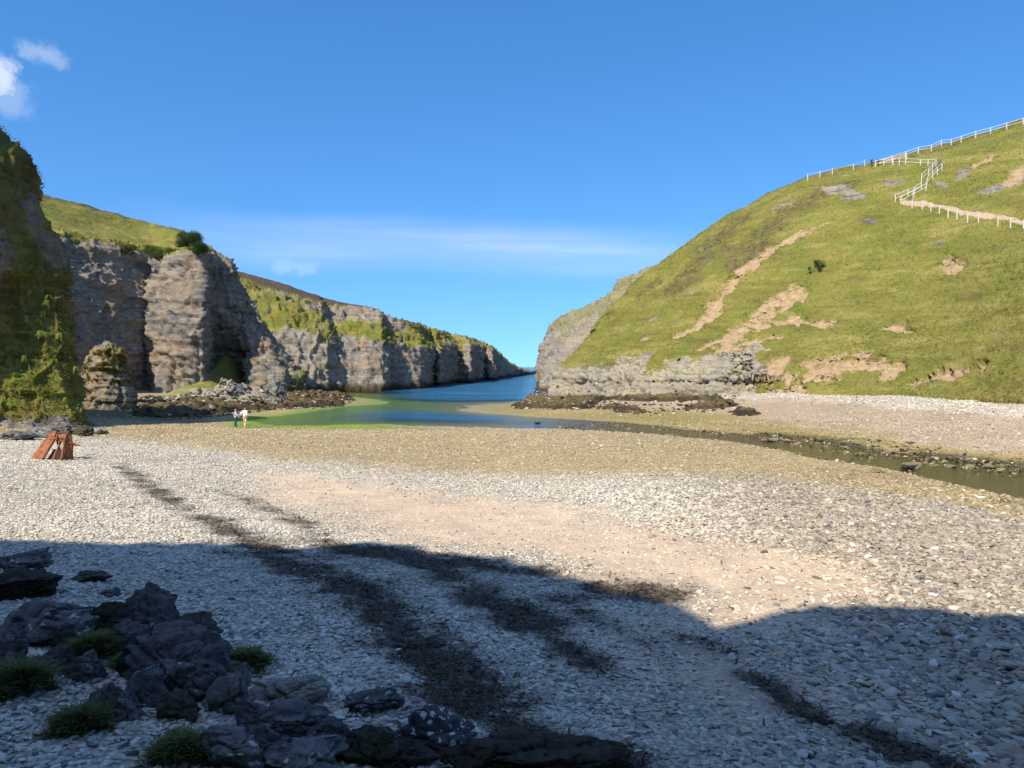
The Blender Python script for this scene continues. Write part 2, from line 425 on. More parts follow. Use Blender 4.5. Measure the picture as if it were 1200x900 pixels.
def zones(x, y):
    """ground colour and pebble share at plan position; colours are those of the dry stones and sand themselves"""
    n1 = fbm2(x, y, .25, 4, 31); n2 = fbm2(x, y, 1.4, 3, 32); n3 = fbm2(x, y, .08, 3, 33)
    z = gz0(x, y)
    white = np.array([.53, .48, .40]); grey = np.array([.34, .285, .21]); sand = np.array([.58, .45, .33])
    algae = np.array([.39, .295, .135]); yell = np.array([.33, .265, .08]); green = np.array([.17, .27, .02]); weed = np.array([.05, .038, .028])
    dark = np.array([.07, .062, .028]); pinks = np.array([.46, .36, .26])
    c = np.zeros(np.shape(x)+(3,)) + white
    rightness = sstep(.5, 7.5, x + 1.5*n1 - .15*(y-10))
    def bl(c, k, w): return c*(1-w[..., None]) + k*w[..., None]
    c = bl(c, grey, .9*rightness)
    peb = np.ones(np.shape(x))
    ins = inside(x, y, SANDPOLY).astype(float)*2-1
    sd = ins*polydist(x, y, SANDPOLY, True)
    sw = sstep(-1.6, 2.0, sd + 2.6*n1 + 1.8*n2)*.88
    c = bl(c, sand, sw); peb = peb*(1-.8*sw)
    ab = np.interp(x, _ax, _ay)
    aw = sstep(-2, 5, y - ab + 3*n1)
    c = bl(c, algae, aw*.85); peb = peb*(1-.25*aw)
    fb = np.interp(x, _fx, _fy)
    near_edge = sstep(-9, -1, y - fb)*sstep(.5, .2, z)
    c = bl(c, yell, near_edge*np.clip(.62+.5*n2, 0, 1))
    far = sstep(-.5, .5, y - fb)*sstep(-8, -2, x + 0*y)
    c = bl(c, pinks, far*sstep(.15, .5, z)*.9)
    c = bl(c, yell, far*sstep(.55, .25, z + .1*n2)*.75)
    ws = far*sstep(1.2, 1.7, z + .3*n1 + .1*n2)
    c = bl(c, white, ws*.85)
    leftflat = sstep(-6, -16, x)*sstep(63, 72, y)
    c = bl(c, dark, leftflat*sstep(.1, .45, z + .12*n2)*sstep(1.5, 1.0, z)*.7)
    gr = sstep(.16, .04, z + .04*n1)*sstep(-4, -14, x + .0*y)*sstep(58, 65, y)
    c = bl(c, green, gr*.92); peb = peb*(1-.5*gr)
    uw = sstep(.02, -.10, z)
    c = bl(c, dark*1.2, uw*sstep(0, 14, x)*.85)
    bedw = sstep(.03, -.05, z - np.interp(x, _ST[0], _ST[2]))*sstep(2, 9, x)*(polydist(x, y, _ST[3]) < 9)
    c = bl(c, dark, bedw*.9)
    ww = weedw(x, y)
    c = bl(c, weed, np.clip(ww, 0, 1)*.85); peb = peb*(1-.5*np.clip(ww, 0, 1))
    c = c*(1 + .14*n1 + .10*n2)[..., None]
    wet = np.clip(sstep(.35, .0, z), 0, 1)*sstep(50, 60, y + x*1.2)
    return np.clip(c, 0, 1), np.clip(peb, 0, 1), wet, sw, ww
def build_ground():
    na = 760
    a = np.linspace(-1.75, 1.75, na)
    k1 = np.linspace(math.log(6), math.log(175), 800); k2 = np.linspace(math.log(178), math.log(30000), 50)
    yy = np.exp(np.concatenate([k1, k2])) - 20
    Y, A = np.meshgrid(yy, a, indexing='ij'); X = A*(Y+22)
    Z = gz(X, Y)
    c, peb, wet, sw, ww = zones(X, Y)
    rough = fbm2(X, Y, 2.6, 3, 44)*.03*(1+sstep(20, 60, Y)) + .012*fbm2(X, Y, 9., 2, 45)
    Z = Z + rough*(.3+.7*peb)
    V = np.stack([X, Y, Z], -1).reshape(-1, 3)
    o = mesh_np('ground', V, grid_faces(len(yy), na), M_BEACH, attrs={'peb': peb, 'wet': wet}, cols={'col': c.reshape(-1, 3)})
    tag(o, kind='structure')
build_ground()

# ---- sea and stream
M_SEA = mat_water('sea_water', (.02, .09, .175), bumpd=.25)
M_STREAM = mat_water('stream_water', (.018, .016, .007), bumpd=.03, sc=2.2, rough=.06, refl=.55)
def build_sea():
    a = np.linspace(-1.8, 1.8, 320)
    yy = np.exp(np.concatenate([np.linspace(math.log(76), math.log(220), 240), np.linspace(math.log(225), math.log(60000), 40)])) - 20
    Y, A = np.meshgrid(yy, a, indexing='ij'); X = A*(Y+22)
    Z = np.zeros_like(X)
    dep = -gz0(X, Y)
    deep = sstep(.06, .40, dep)*sstep(-22, -12, X) + sstep(.3, 1.2, dep)*sstep(-12, -22, X); deep = np.clip(deep, 0, 1)
    V = np.stack([X, Y, Z], -1).reshape(-1, 3)
    # cut away the dry land: keep faces where the bed lies below +0.3
    fc = grid_faces(len(yy), 320)
    keep = (dep.reshape(-1)[fc].max(1) > -.25)
    u = V[fc].mean(1)
    keep &= ~((u[:, 0] > 6) & (u[:, 1] < 68))
    o = mesh_np('sea', V, fc[keep], M_SEA, attrs={'deep': deep})
    tag(o, kind='structure')
build_sea()
def build_stream():
    cx, hw, lv, mid = _ST
    k = np.linspace(0, len(mid)-1, 260); C = catmull0(np.array(mid), k); W = np.interp(k, np.arange(len(hw)), hw); Z = np.interp(k, np.arange(len(lv)), lv)
    t = np.gradient(C, axis=0); t[:, 2] = 0; t /= np.linalg.norm(t, axis=1, keepdims=True); n = np.stack([-t[:, 1], t[:, 0], 0*t[:, 0]], 1)
    R = C[:, None] + n[:, None]*(W*1.5)[:, None, None]*np.linspace(-1, 1, 24)[None, :, None]; R[..., 2] = Z[:, None]
    o = mesh_np('stream', R.reshape(-1, 3), grid_faces(260, 24), M_STREAM, attrs={'deep': np.full(260*24, .72)})
    tag(o, kind='structure')
def catmull0(C, k):
    n = len(C); i = np.clip(np.floor(k).astype(int), 0, n-2); f = (k-i)[:, None]
    p0 = C[np.clip(i-1, 0, n-1)]; p1 = C[i]; p2 = C[i+1]; p3 = C[np.clip(i+2, 0, n-1)]; m1 = (p2-p0)*.5; m2 = (p3-p1)*.5
    return (2*f**3-3*f**2+1)*p1 + (f**3-2*f**2+f)*m1 + (-2*f**3+3*f**2)*p2 + (f**3-f**2)*m2
build_stream()
# ================================================================ hills and cliffs
def catmull(C, k):
    """C (n, ...) control values; k float positions"""
    n = len(C); i = np.clip(np.floor(k).astype(int), 0, n-2); f = k-i
    f = f.reshape((-1,)+(1,)*(C.ndim-1))
    p0 = C[np.clip(i-1, 0, n-1)]; p1 = C[i]; p2 = C[i+1]; p3 = C[np.clip(i+2, 0, n-1)]
    m1 = (p2-p0)*.5; m2 = (p3-p1)*.5
    return (2*f**3-3*f**2+1)*p1 + (f**3-2*f**2+f)*m1 + (-2*f**3+3*f**2)*p2 + (f**3-f**2)*m2
def linear(C, k):
    n = len(C); i = np.clip(np.floor(k).astype(int), 0, n-2); f = (k-i).reshape((-1,)+(1,)*(C.ndim-1))
    return C[i]*(1-f)+C[i+1]*f
def loft(ctrl, step, smax=90, cub_s=True, cub_t=True, px=1.1, minn=3):
    """ctrl (rows, cols, 3) -> dense grid; sample density follows edge length"""
    C = np.asarray(ctrl, float)
    def ks(A, mn):
        L = np.linalg.norm(np.diff(A, axis=1), axis=-1)
        d = np.linalg.norm((A[:, 1:]+A[:, :-1])/2 - CAM, axis=-1)
        need = np.clip(np.median(L/(step*np.maximum(d, 25)/100), axis=0), mn, smax).astype(int)
        k = [j + np.arange(n)/n for j, n in enumerate(need)]
        return np.concatenate(k+[[A.shape[1]-1]])
    s = ks(C, minn); t = ks(C.transpose(1, 0, 2), minn)
    g = (catmull if cub_t else linear)(C, t)
    g = (catmull if cub_s else linear)(g.transpose(1, 0, 2), s).transpose(1, 0, 2)
    return g, t, s
def smooth(g, it):
    for _ in range(it):
        h = g.copy(); h[1:-1] = (g[:-2]+2*g[1:-1]+g[2:])/4
        g = h.copy(); g[:, 1:-1] = (h[:, :-2]+2*h[:, 1:-1]+h[:, 2:])/4
    return g
def bricks(w, hz, wx, seed):
    """bedded, jointed blocks: random step per bed, per block, and the open cracks between"""
    z = (w[..., 2] + .05*w[..., 0] + .06*w[..., 1])/hz + .30*vnoise(w*.09, seed) + .22*np.sin(w[..., 2]/hz*1.9)
    L = np.floor(z); fz = z-L; L = L.astype(np.int64); o = L*0
    k = .6 + .9*_h(L, o, o, seed+1)
    X = w[..., 0]/wx*k + 9*_h(L, o+1, o, seed+2) + .35*vnoise(w*.5, seed+4); Y = w[..., 1]/wx*k*.8 + 9*_h(L, o, o+1, seed+3) + .35*vnoise(w*.5, seed+5)
    jx = np.floor(X); jy = np.floor(Y); fx, fy = X-jx, Y-jy
    r = _h(L, jx.astype(np.int64), jy.astype(np.int64), seed+6)
    tilt = (fx-.5)*(_h(L, jx.astype(np.int64), jy.astype(np.int64), seed+7)-.5)
    crack = np.minimum(np.minimum(fz, 1-fz)*hz*1.4, np.minimum(np.minimum(fx, 1-fx), np.minimum(fy, 1-fy))*wx)
    return _h(L, o, o+3, seed+8)-.5, r-.5+tilt*.8, crack
def rockdisp(p, amp=1.0, size=3.0, seed=0):
    w = p + .5*np.stack([vnoise(p*.35, 90+seed), vnoise(p*.35, 91+seed), .4*vnoise(p*.35, 92+seed)], -1)
    d = .8*fbm(p*np.array([.16, .16, .08]), 3, 60+seed)
    f1, f2, idd = worley(w/np.array([size, size, size*2.4]), 5+seed)
    d = d + .75*(idd-.5) - .5*sstep(.10, 0, f2-f1)
    b1, r1_, c1_ = bricks(w, size*.75, size*.9, 200+seed)
    d = d + .45*b1 + .50*r1_ - .30*sstep(.16, .02, c1_)
    b2, r2_, c2_ = bricks(w, size*.24, size*.36, 300+seed)
    d = d + .22*b2 + .28*r2_ - .10*sstep(.08, .01, c2_)
    b3, r3_, c3_ = bricks(w, size*.09, size*.16, 400+seed)
    d = d + .08*b3 + .10*r3_ + .10*fbm(p*1.6, 4, 66+seed, .7)
    return d*amp
def build_terrain(name, ctrl, step=.22, seed=0, rock_amp=1.0, rsize=3.0, smooth_it=2, cub_s=True, cub_t=True,
                  extra=None, kind='structure', turf_amp=1.0, steep=(.42, .70), mat=None, pre=None):
    g, t, s = loft(ctrl, step, cub_s=cub_s, cub_t=cub_t)
    g = smooth(g, smooth_it)
    n = grid_normals(g)
    # make normals point out (towards viewer / up)
    mid = n[len(t)//2, len(s)//2]
    if np.median((n*(CAM-g)).sum(-1)) < 0: n = -n; flip = True
    else: flip = False
    T, S = np.meshgrid(t, s, indexing='ij')
    nz = n[..., 2]
    grassy = sstep(steep[0], steep[1], nz + .16*fbm(g*.35, 3, 40+seed))
    if pre is not None: grassy = pre(g, T, S, grassy)
    rd = rockdisp(g, rock_amp, rsize, seed)
    q = g*np.array([1, 1, 2.6])
    terr = g[..., 2]/.75 + 1.6*fbm(g*.22, 3, 51+seed); tf = terr-np.floor(terr)
    td = .75*fbm(g*.10, 4, 50+seed) + turf_amp*(.27*(1-tf)*sstep(-.25,.3,fbm(g*np.array([.25,.25,.6]), 3, 54+seed)) + .30*fbm(q*.9, 4, 52+seed, .6) + .09*fbm(g*3.2, 2, 53+seed))
    d = rd*(1-grassy) + td*grassy
    V = g + n*d[..., None]
    n2 = grid_normals(V); n2 = -n2 if flip else n2
    gr = sstep(steep[0]-.12, steep[1]-.05, n2[..., 2] + .18*fbm(V*.5, 3, 41+seed))*.6 + .45*grassy
    at = {'grass': gr, 'scar': np.zeros_like(gr), 'heather': np.zeros_like(gr), 'weed': np.zeros_like(gr), 'pale': np.zeros_like(gr)}
    if extra is not None: V, at = extra(V, n2, T, S, at)
    at = {k: v.reshape(-1) for k, v in at.items()}
    fc = grid_faces(len(t), len(s))
    if not flip: pass
    else: fc = fc[:, ::-1]
    o = mesh_np(name, V.reshape(-1, 3), fc, mat or M_TER, attrs=at)
    if kind: o['kind'] = kind
    return o, V, n2, T, S, at
def rowP(us): return [P(*q) for q in us]
def dz(row, dx, dy, z): return [np.array([p[0]+dx, p[1]+dy, p[2]+z]) for p in row]
def setz(row, z): return [np.array([p[0], p[1], z]) for p in row]
class Hit:
    def __init__(s, V, lo=0): s.V = V.reshape(-1, 3); s.u, s.v = proj(s.V); s.d = s.V[:, 1]
    def __call__(s, u, v):
        r = (s.u-u)**2 + (s.v-v)**2
        m = r < max(9., r.min()*2.5)
        idx = np.where(m)[0]; k = idx[np.argmin(s.d[idx] + .3*np.sqrt(r[idx]))]
        return s.V[k].copy()

# ---------------------------------------------------------------- right hand grassy hill
r1 = rowP([(640,468,118),(690,468,112),(740,468,106),(800,467,100),(860,462,96),(920,459,92),(990,459,86),(1060,463,79),(1130,468,70),(1200,472,60),(1320,482,50),(1500,500,42)])
r1b = rowP([(645,455,121),(690,453,114),(740,450,107.5),(800,450,101.5),(860,448,97.2),(920,446,93.5),(990,446,88),(1060,448,81.5),(1130,452,73),(1200,458,63),(1320,462,53.5),(1500,475,46)])
r2 = rowP([(650,436,124),(690,434,116),(740,434,110),(800,433,103.5),(860,431,99.5),(920,428,96),(990,425,92),(1060,425,86),(1130,425,78),(1200,430,68),(1320,420,59),(1500,400,52)])
r3 = rowP([(668,418,131),(710,405,127),(762,388,123),(820,372,119),(880,362,115),(940,352,111),(1010,347,106),(1080,340,100),(1150,335,92),(1215,335,83),(1330,310,74),(1500,280,68)])
r4 = rowP([(688,398,138),(722,368,139),(775,336,136),(835,305,130),(895,282,125),(955,266,121),(1020,250,117),(1085,245,111),(1145,250,104),(1205,262,97),(1330,240,88),(1500,200,82)])
r5 = rowP([(702,383,142),(724,352,146),(775,306,149),(830,270,148),(880,240,146),(940,212,143),(1005,196,139),(1062,181,136),(1125,165,132),(1200,142,128),(1330,105,122),(1500,65,115)])
# the ridge continues downhill towards the sea behind the headland
r6 = [np.array([p[0]+14, p[1]+26, p[2]-1.0]) for p in r5]
r7 = [np.array([p[0]+40, p[1]+90, p[2]-14]) for p in r5]
r0 = dz(r1, -.6, -1.5, -2.5)
right_sc = [  # bare sand scars: bearings along the scar, half width m
 ([(940,268),(915,283),(895,298),(872,312),(856,330),(842,350),(828,372)], .85), ([(835,352),(815,380),(795,388)], .9),([(930,345),(905,356),(885,372),(858,388)], 1.3),
 ([(890,380),(925,372),(945,376),(965,374)], .8),([(850,405),(875,415),(870,435)], 1.2),([(892,442),(915,418)], 1.1), ([(948,420),(985,412),(1005,412)], .9), ([(955,436),(985,428),(1012,424)], 1.3),([(1028,420),(1044,428),(1036,440)], .8), ([(905,432),(925,440)], .6),([(1075,443),(1100,437),(1122,434),(1146,428)], .6),([(905,455),(935,457)], .8),
 ([(835,398),(820,405)], .5),([(780,418),(790,416)], .5),([(1040,380),(1065,385)], .5),([(1110,300),(1122,312)], .9),([(905,395),(880,398)], 1.0),
 ([(1160,178),(1130,195)],.6),([(1185,215),(1200,190)],.9),([(945,265),(990,250)],.25)]
right_pale = [([(985,218),(1000,225),(965,222)], 1.3), ([(1042,214),(1055,212)], .8), ([(1130,198),(1124,207)], .9), ([(1098,213),(1108,217)], .7), ([(1165,222),(1180,215),(1190,208)], 1.6),
 ([(990,232),(1010,228)], .7), ([(905,243),(925,238)], .7), ([(1015,260),(1022,262)], .5),([(800,345),(812,342)], .4),([(760,375),(770,372)],.4), ([(1098,285),(1104,283)], .4)]
def ex_right(V, n2, T, S, at):
    x, y, z = V[..., 0], V[..., 1], V[..., 2]
    h = Hit(V)
    n1 = fbm(V*.45, 4, 71); nf = fbm(V*1.5, 3, 72); nfz = fbm(V*np.array([.7, .7, 1.9]), 4, 74, .65)
    sc = np.zeros_like(x)
    q = V.copy()
    for pts, r in right_sc:
        pl = [h(*p) for p in pts]
        d = polydist3(V, pl)
        w = np.exp(-(d/(r*(1.75+2.0*n1+.7*nf)+.1))**2)*(1+.7*nfz)
        sc = np.maximum(sc, w)
    cut = sstep(.35, .6, sc + .25*nf)
    Vs = smooth(V, 14); kk = np.clip(sstep(.12, .5, sc)*.9, 0, .9)[..., None]
    q = q*(1-kk) + Vs*kk - n2*(cut*.60)[..., None] + n2*(cut*.16*fbm(V*np.array([.8, .8, 2.0]), 4, 79, .65))[..., None]
    pl_ = np.zeros_like(x)
    for pts, r in right_pale:
        pp = [h(*p) for p in pts]
        d = polydist3(V, pp)
        pl_ = np.maximum(pl_, np.exp(-(d/(r*(1+.8*n1)))**2))
    q = q + n2*(sstep(.3, .7, pl_)*(.25+.5*np.abs(nf)))[..., None]
    at['grass'] = np.where(pl_ > .45 + .3*nf, .2, np.maximum(at['grass'], np.maximum(sstep(3.1, 3.5, T), sstep(4.6, 5.2, S))*.95))
    at['scar'] = sc*.85
    # rock band along the foot of the headland
    u, v = proj(V)
    nb_ = fbm(V*.3, 3, 73)
    band = sstep(3.35, 3.0, T + .9*nb_)*sstep(4.9, 4.3, S + 1.0*nb_)
    at['grass'] = at['grass']*(1-band) + band*(.35+.45*n1*0)
    at['grass'] = np.where(band > .5, np.clip(n2[..., 2]*1.0-.22 + .5*n1, 0, 1)*.8, at['grass'])
    at['scar'] = at['scar']*(1-band)
    at['weed'] = sstep(1.25, .5, z + .5*nf)*sstep(4.5, 3.5, S)
    at['pale'] = band*(.45+.5*n1)
    at['heather'] = np.clip(sstep(5.75, 6.1, T + .25*n1)*(.4 + 1.1*nf) + .8*sstep(.1, .5, fbm(V*.16, 3, 99))*sstep(4.6, 5.4, T)*sstep(6, 3.5, S), 0, 1)
    for pts, r in (([(868,305),(890,275),(915,250),(935,238)], 3.6), ([(1055,184),(1085,177),(1115,170)], 1.3), ([(745,345),(770,325)], 1.5), ([(800,330),(830,290),(860,262)], 4.0), ([(960,225),(1000,212)], 2.5)):
        pp = [h(*p) for p in pts]; d = polydist3(V, pp)
        at['heather'] = np.maximum(at['heather'], sstep(.35, .75, np.exp(-(d/r)**2) + .55*n1)*(.45+.9*nf))
    return q, at
def pre_right(g, T, S, grassy):
    n1 = fbm(g*.3, 3, 73)
    k = sstep(3.0, 3.35, T + .9*n1)
    k = np.maximum(k, sstep(4.3, 4.9, S + 1.0*n1))
    return np.clip(k, 0, 1)
RIGHT = build_terrain('right_hill', [r0, r1, r1b, r2, r3, r4, r5, r6, r7], step=.21, seed=1, rock_amp=1.1, rsize=1.8, smooth_it=3, turf_amp=1.15, extra=ex_right, pre=pre_right)
HR = Hit(RIGHT[1])

# ---------------------------------------------------------------- far right headland
e1 = rowP([(652,444,300),(634,446,245),(633,452,200),(640,460,165),(690,462,152),(780,464,152)])
e2 = rowP([(655,430,300),(633,432,246),(633,432,204),(648,432,170),(700,430,160),(790,430,160)])
e3 = rowP([(665,405,302),(638,408,250),(645,405,210),(672,402,182),(716,398,176),(800,390,176)])
e4 = rowP([(690,372,304),(655,377,254),(668,366,218),(700,358,198),(738,326,190),(800,300,190)])
e5 = [np.array([p[0]+18, p[1]+12, p[2]+1.5]) for p in e4]
e6 = [np.array([p[0]+60, p[1]+60, p[2]-6]) for p in e4]
def ex_e(V, n2, T, S, at):
    n1 = fbm(V*.3, 3, 75)
    at['grass'] = np.clip(at['grass']*(.55+.5*n1), 0, 1) + .5*sstep(2.6, 3.6, T+n1)
    at['weed'] = sstep(1.6, .4, V[..., 2] + .6*n1)
    at['pale'] = np.full_like(n1, .22)
    return V, at
build_terrain('far_headland', [setz(dz(e1, -1, -2, 0), -3), e1, e2, e3, e4, e5, e6], step=.2, seed=2, rock_amp=1.25, rsize=5, cub_s=True, cub_t=False, smooth_it=2, extra=ex_e)

# ---------------------------------------------------------------- left: the far line of cliffs in echelon
ubase = [(262,150),(330,152),(385,157),(390,163),(450,166),(455,177),(493,184),(506,214),(516,209),(533,253),(551,247),(565,305),(577,298),(583,350),(596,386),(606,432),(622,540),(650,700)]
def zat(u, d, z): return P(u, 450, d)*np.array([1, 1, 0]) + np.array([0, 0, z])
topv = [392,391,395,398,401,402,408,408,405,405,405,407,410,418,427,433,437,438]
topd = [8,7,6,6,7,5,6,5,6,5,6,4,6,5,5,5,5,5]
d1 = [zat(u, d, .0) for u, d in ubase]
d1b = [zat(u, d+.6, 1.6) for u, d in ubase]
d2 = [P(u+(3 if i % 2 else 0), v, d+k) for i, ((u, d), v, k) in enumerate(zip(ubase, topv, topd))]
g1v = [330,352,372,378,372,385,396,398,398,399,400,403,407,414,424,431,436,437.5]
d3 = [P(u-4, v, d+16) for (u, d), v in zip(ubase, g1v)]
g2v = [322,343,358,362,365,371,383,386,389,392,396,401,405,412,422,430,435,437]
d4 = [P(u-8, v, d+22) for (u, d), v in zip(ubase, g2v)]
g3v = [310,329,346,349,361,366,378,381,385,389,393,398,403,411,421,429.5,434.5,436.5]
d5 = [P(u-12, v, d+38) for (u, d), v in zip(ubase, g3v)]
d6 = [np.array([p[0]-30, p[1]+25, p[2]-1]) for p in d5]
d7 = [np.array([p[0]-90, p[1]+60, p[2]-10]) for p in d5]
def ex_d(V, n2, T, S, at):
    n1 = fbm(V*.2, 3, 81); nf = fbm(V*.9, 3, 82)
    up = sstep(2.8, 3.2, T + .35*n1)
    at['grass'] = np.clip(at['grass'] + .75*up*(1.0+n1) - .45*sstep(2.9, 2.4, T+.5*n1)*sstep(.9, .6, n2[..., 2]), 0, 1)
    rb = sstep(3.8, 4.1, T + .3*n1)*sstep(5.1, 4.8, T + .2*n1)*sstep(1.2, 2.0, S + nf)*sstep(6.2, 5.2, S + 1.5*n1)
    at['grass'] = at['grass']*(1-.85*rb)
    at['heather'] = sstep(5.0, 5.5, T + .8*n1)*sstep(12, 7, S)
    at['weed'] = sstep(2.2, .6, V[..., 2] + 1.0*nf)
    at['pale'] = .06 + .28*sstep(0, .5, fbm(V*np.array([.25, .25, .05]), 3, 83))
    return V, at
FARL = build_terrain('far_left_cliffs', [setz(d1, -3), d1, d1b, d2, d3, d4, d5, d6, d7], step=.2, seed=3, rock_amp=1.35, rsize=3.4, cub_s=False, cub_t=False, smooth_it=1, pre=lambda g, T, S, k: np.maximum(k, sstep(5.0, 5.5, T))*(1-.9*sstep(3.9, 4.2, T)*sstep(5.0, 4.8, T)*sstep(1.5, 2.2, S)*sstep(5.8, 5.0, S)), extra=ex_d, turf_amp=.55)

# ---------------------------------------------------------------- left: the big near cliff with its turf slope
cb = [(20,90),(71,99),(120,105),(172,112.5),(184,109),(212,109),(240,109.5),(247,123),(285,124),(296,116),(330,114),(350,119),(356,145)]
c1 = [zat(u, d, 1.2) for u, d in cb]
c1b = [zat(u, d+.3, 4.0) for u, d in cb]
cm = [P(*q) for q in [(20,370,91),(71,370,100),(120,372,106),(173,372,113.3),(184,370,111),(210,372,109),(238,368,109),(247,375,120),(285,380,121),(292,395,119),(322,425,117),(346,440,121),(353,445,146)]]
c2 = [P(*q) for q in [(18,285,94),(70,286,103),(120,292,109),(175,300,116),(184,303,115),(208,304,112.5),(238,300,112),(247,300,120),(268,308,122),(280,335,124),(308,380,121),(338,425,123),(346,435,148)]]
c3 = [P(*q) for q in [(15,255,102),(66,262,109),(112,272,114),(168,280,121),(180,282,122),(204,284,120),(228,284,119),(242,290,123),(262,303,126),(277,328,130),(306,374,127),(336,420,128),(343,432,152)]]
c4 = [P(*q) for q in [(10,216,116),(60,231,120),(100,240,124),(150,255,130),(172,260,130),(195,265,129),(215,268,127),(236,282,128),(258,300,131),(274,324,138),(304,372,136),(333,418,136),(341,430,158)]]
c5 = [np.array([p[0]-12, p[1]+14, p[2]-.5]) for p in c4]
c6 = [np.array([p[0]-60, p[1]+50, p[2]-6]) for p in c4]
def ex_c(V, n2, T, S, at):
    n1 = fbm(V*.25, 3, 85); nf = fbm(V*.9, 3, 86)
    face = sstep(4.15, 3.95, T + .15*n1)*sstep(8.2, 7.6, S)
    at['grass'] = at['grass']*(1-.75*face) + .75*sstep(4.0, 4.2, T+.12*n1)*sstep(7.8, 7.0, S) + .45*sstep(8.0, 9.0, S)*(.7+1.2*n1)
    at['heather'] = sstep(5.75, 6.05, T + .3*n1)*.8*(nf > -.1)*sstep(8, 7, S)
    at['pale'] = .0 + .22*sstep(.0, .4, fbm(V*np.array([.3, .3, .07]), 3, 87))
    return V, at
CLIFF = build_terrain('left_cliff', [setz(c1, -1), c1, c1b, cm, c2, c3, c4, c5, c6], step=.2, seed=4, rock_amp=1.0, rsize=2.6, cub_s=False, cub_t=False, smooth_it=2, pre=lambda g, T, S, k: np.maximum(k, sstep(4.3, 4.8, T)), extra=ex_c, turf_amp=.6)
HC = Hit(CLIFF[1])

# ---------------------------------------------------------------- near left buttress with ferns
def R3(*q): return [np.array(p, float) for p in q]
a0 = R3((-62,44,-1),(-52,46,-1),(-42,49.5,-1),(-36.0,52.2,-1),(-31.6,55.3,-1),(-35.2,62,-1),(-50,65,-1))
a1 = R3((-62,44.3,1.2),(-52,46.3,1),(-42,49.8,.8),(-36.0,52.4,.8),(-31.8,55.5,.8),(-35.6,62,.8),(-50,65,.8))
a2 = R3((-63,45.2,4),(-53,47.4,3.5),(-43,51,3),(-36.6,53.8,3),(-32.6,56.6,3),(-36.4,62,3),(-50,65.5,3))
a3 = R3((-64,48,9),(-54,50,9),(-44,53.4,9),(-38.2,55.8,9),(-34.1,58.6,9),(-38.6,62.5,9),(-50,66,8))
a4 = R3((-52,38,14),(-46,43,14),(-40.5,49,14),(-37.4,54.6,14),(-35.0,59.8,14),(-40,63,12),(-50,66,10))
a5 = R3((-53,38,18),(-47,43,20),(-41.8,49,22),(-38.7,56,22.0),(-37.3,60.6,17.6),(-42,63.5,13.5),(-51,66,11))
a6 = R3((-60,44,15),(-53,48,17),(-46,52,20),(-41.8,58,23.0),(-40.6,62.6,19),(-44,64,13),(-54,67,10))
a7 = R3((-75,50,8),(-75,55,8),(-70,60,8),(-60,64,8),(-62,66,8),(-65,67,8),(-75,68,8))
def ex_a(V, n2, T, S, at):
    n1 = fbm(V*.35, 3, 88); nf = fbm(V*1.2, 3, 89)
    low = sstep(12.5, 8, V[..., 2] + 3*n1)*sstep(1.2, 2.2, V[..., 2] + n1)
    at['grass'] = np.clip(at['grass']*.7 + low*.75 + .5*sstep(5.6, 6.0, T) + .3*n1, 0, 1)
    at['pale'] = np.full_like(n1, .0)
    at['weed'] = np.clip(.50 + .6*n1 + .3*nf, 0, .8)*sstep(5, 11, V[..., 2])  # dark mossy rock tone plus shade painted into the upper face, not seaweed
    at['grass'] = np.maximum(at['grass'], sstep(.0, .25, fbm(V*.28, 3, 188) + .25*sstep(17, 22, V[..., 2]))*.8)
    at['scar'] = .30*sstep(.1, .4, n1)*low
    return V, at
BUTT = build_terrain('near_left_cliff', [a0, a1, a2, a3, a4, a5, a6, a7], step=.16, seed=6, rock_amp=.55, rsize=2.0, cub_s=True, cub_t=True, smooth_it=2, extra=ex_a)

# ---------------------------------------------------------------- the free standing mossy rock pillar
def ring(cx, cy, z, rx, ry, n=13, rot=.3):
    return [np.array([cx+rx*math.cos(-2*math.pi*k/(n-1)+rot), cy+ry*math.sin(-2*math.pi*k/(n-1)+rot), z]) for k in range(n)]
def ex_p(V, n2, T, S, at):
    n1 = fbm(V*.9, 3, 95)
    V[:, -1] = V[:, 0]
    at['grass'] = np.clip(sstep(-.1, .5, n2[..., 2])*.7 + .42*sstep(2.5, 5, V[..., 2]) + .4*n1, 0, 1)
    at['scar'] = .4*sstep(.0, .4, fbm(V*.7, 3, 96))
    return V, at
pil = [ring(-41.6,79,-.5,3.0,2.6), ring(-41.6,79,1.0,2.75,2.3), ring(-41.7,79,2.8,2.5,2.1), ring(-41.8,79,4.6,2.2,1.9), ring(-41.6,79,6.1,1.8,1.6), ring(-41.5,79,7.0,1.1,1.0), ring(-41.5,79,7.4,.25,.2)]
PILLAR = build_terrain('rock_pillar', pil, step=.12, seed=8, rock_amp=.38, rsize=1.5, cub_s=True, cub_t=True, smooth_it=1, extra=ex_p, kind=None)
tag(PILLAR[0], 'free-standing mossy rock pillar with orange and green top beside the ferny cliff', 'rock pillar')

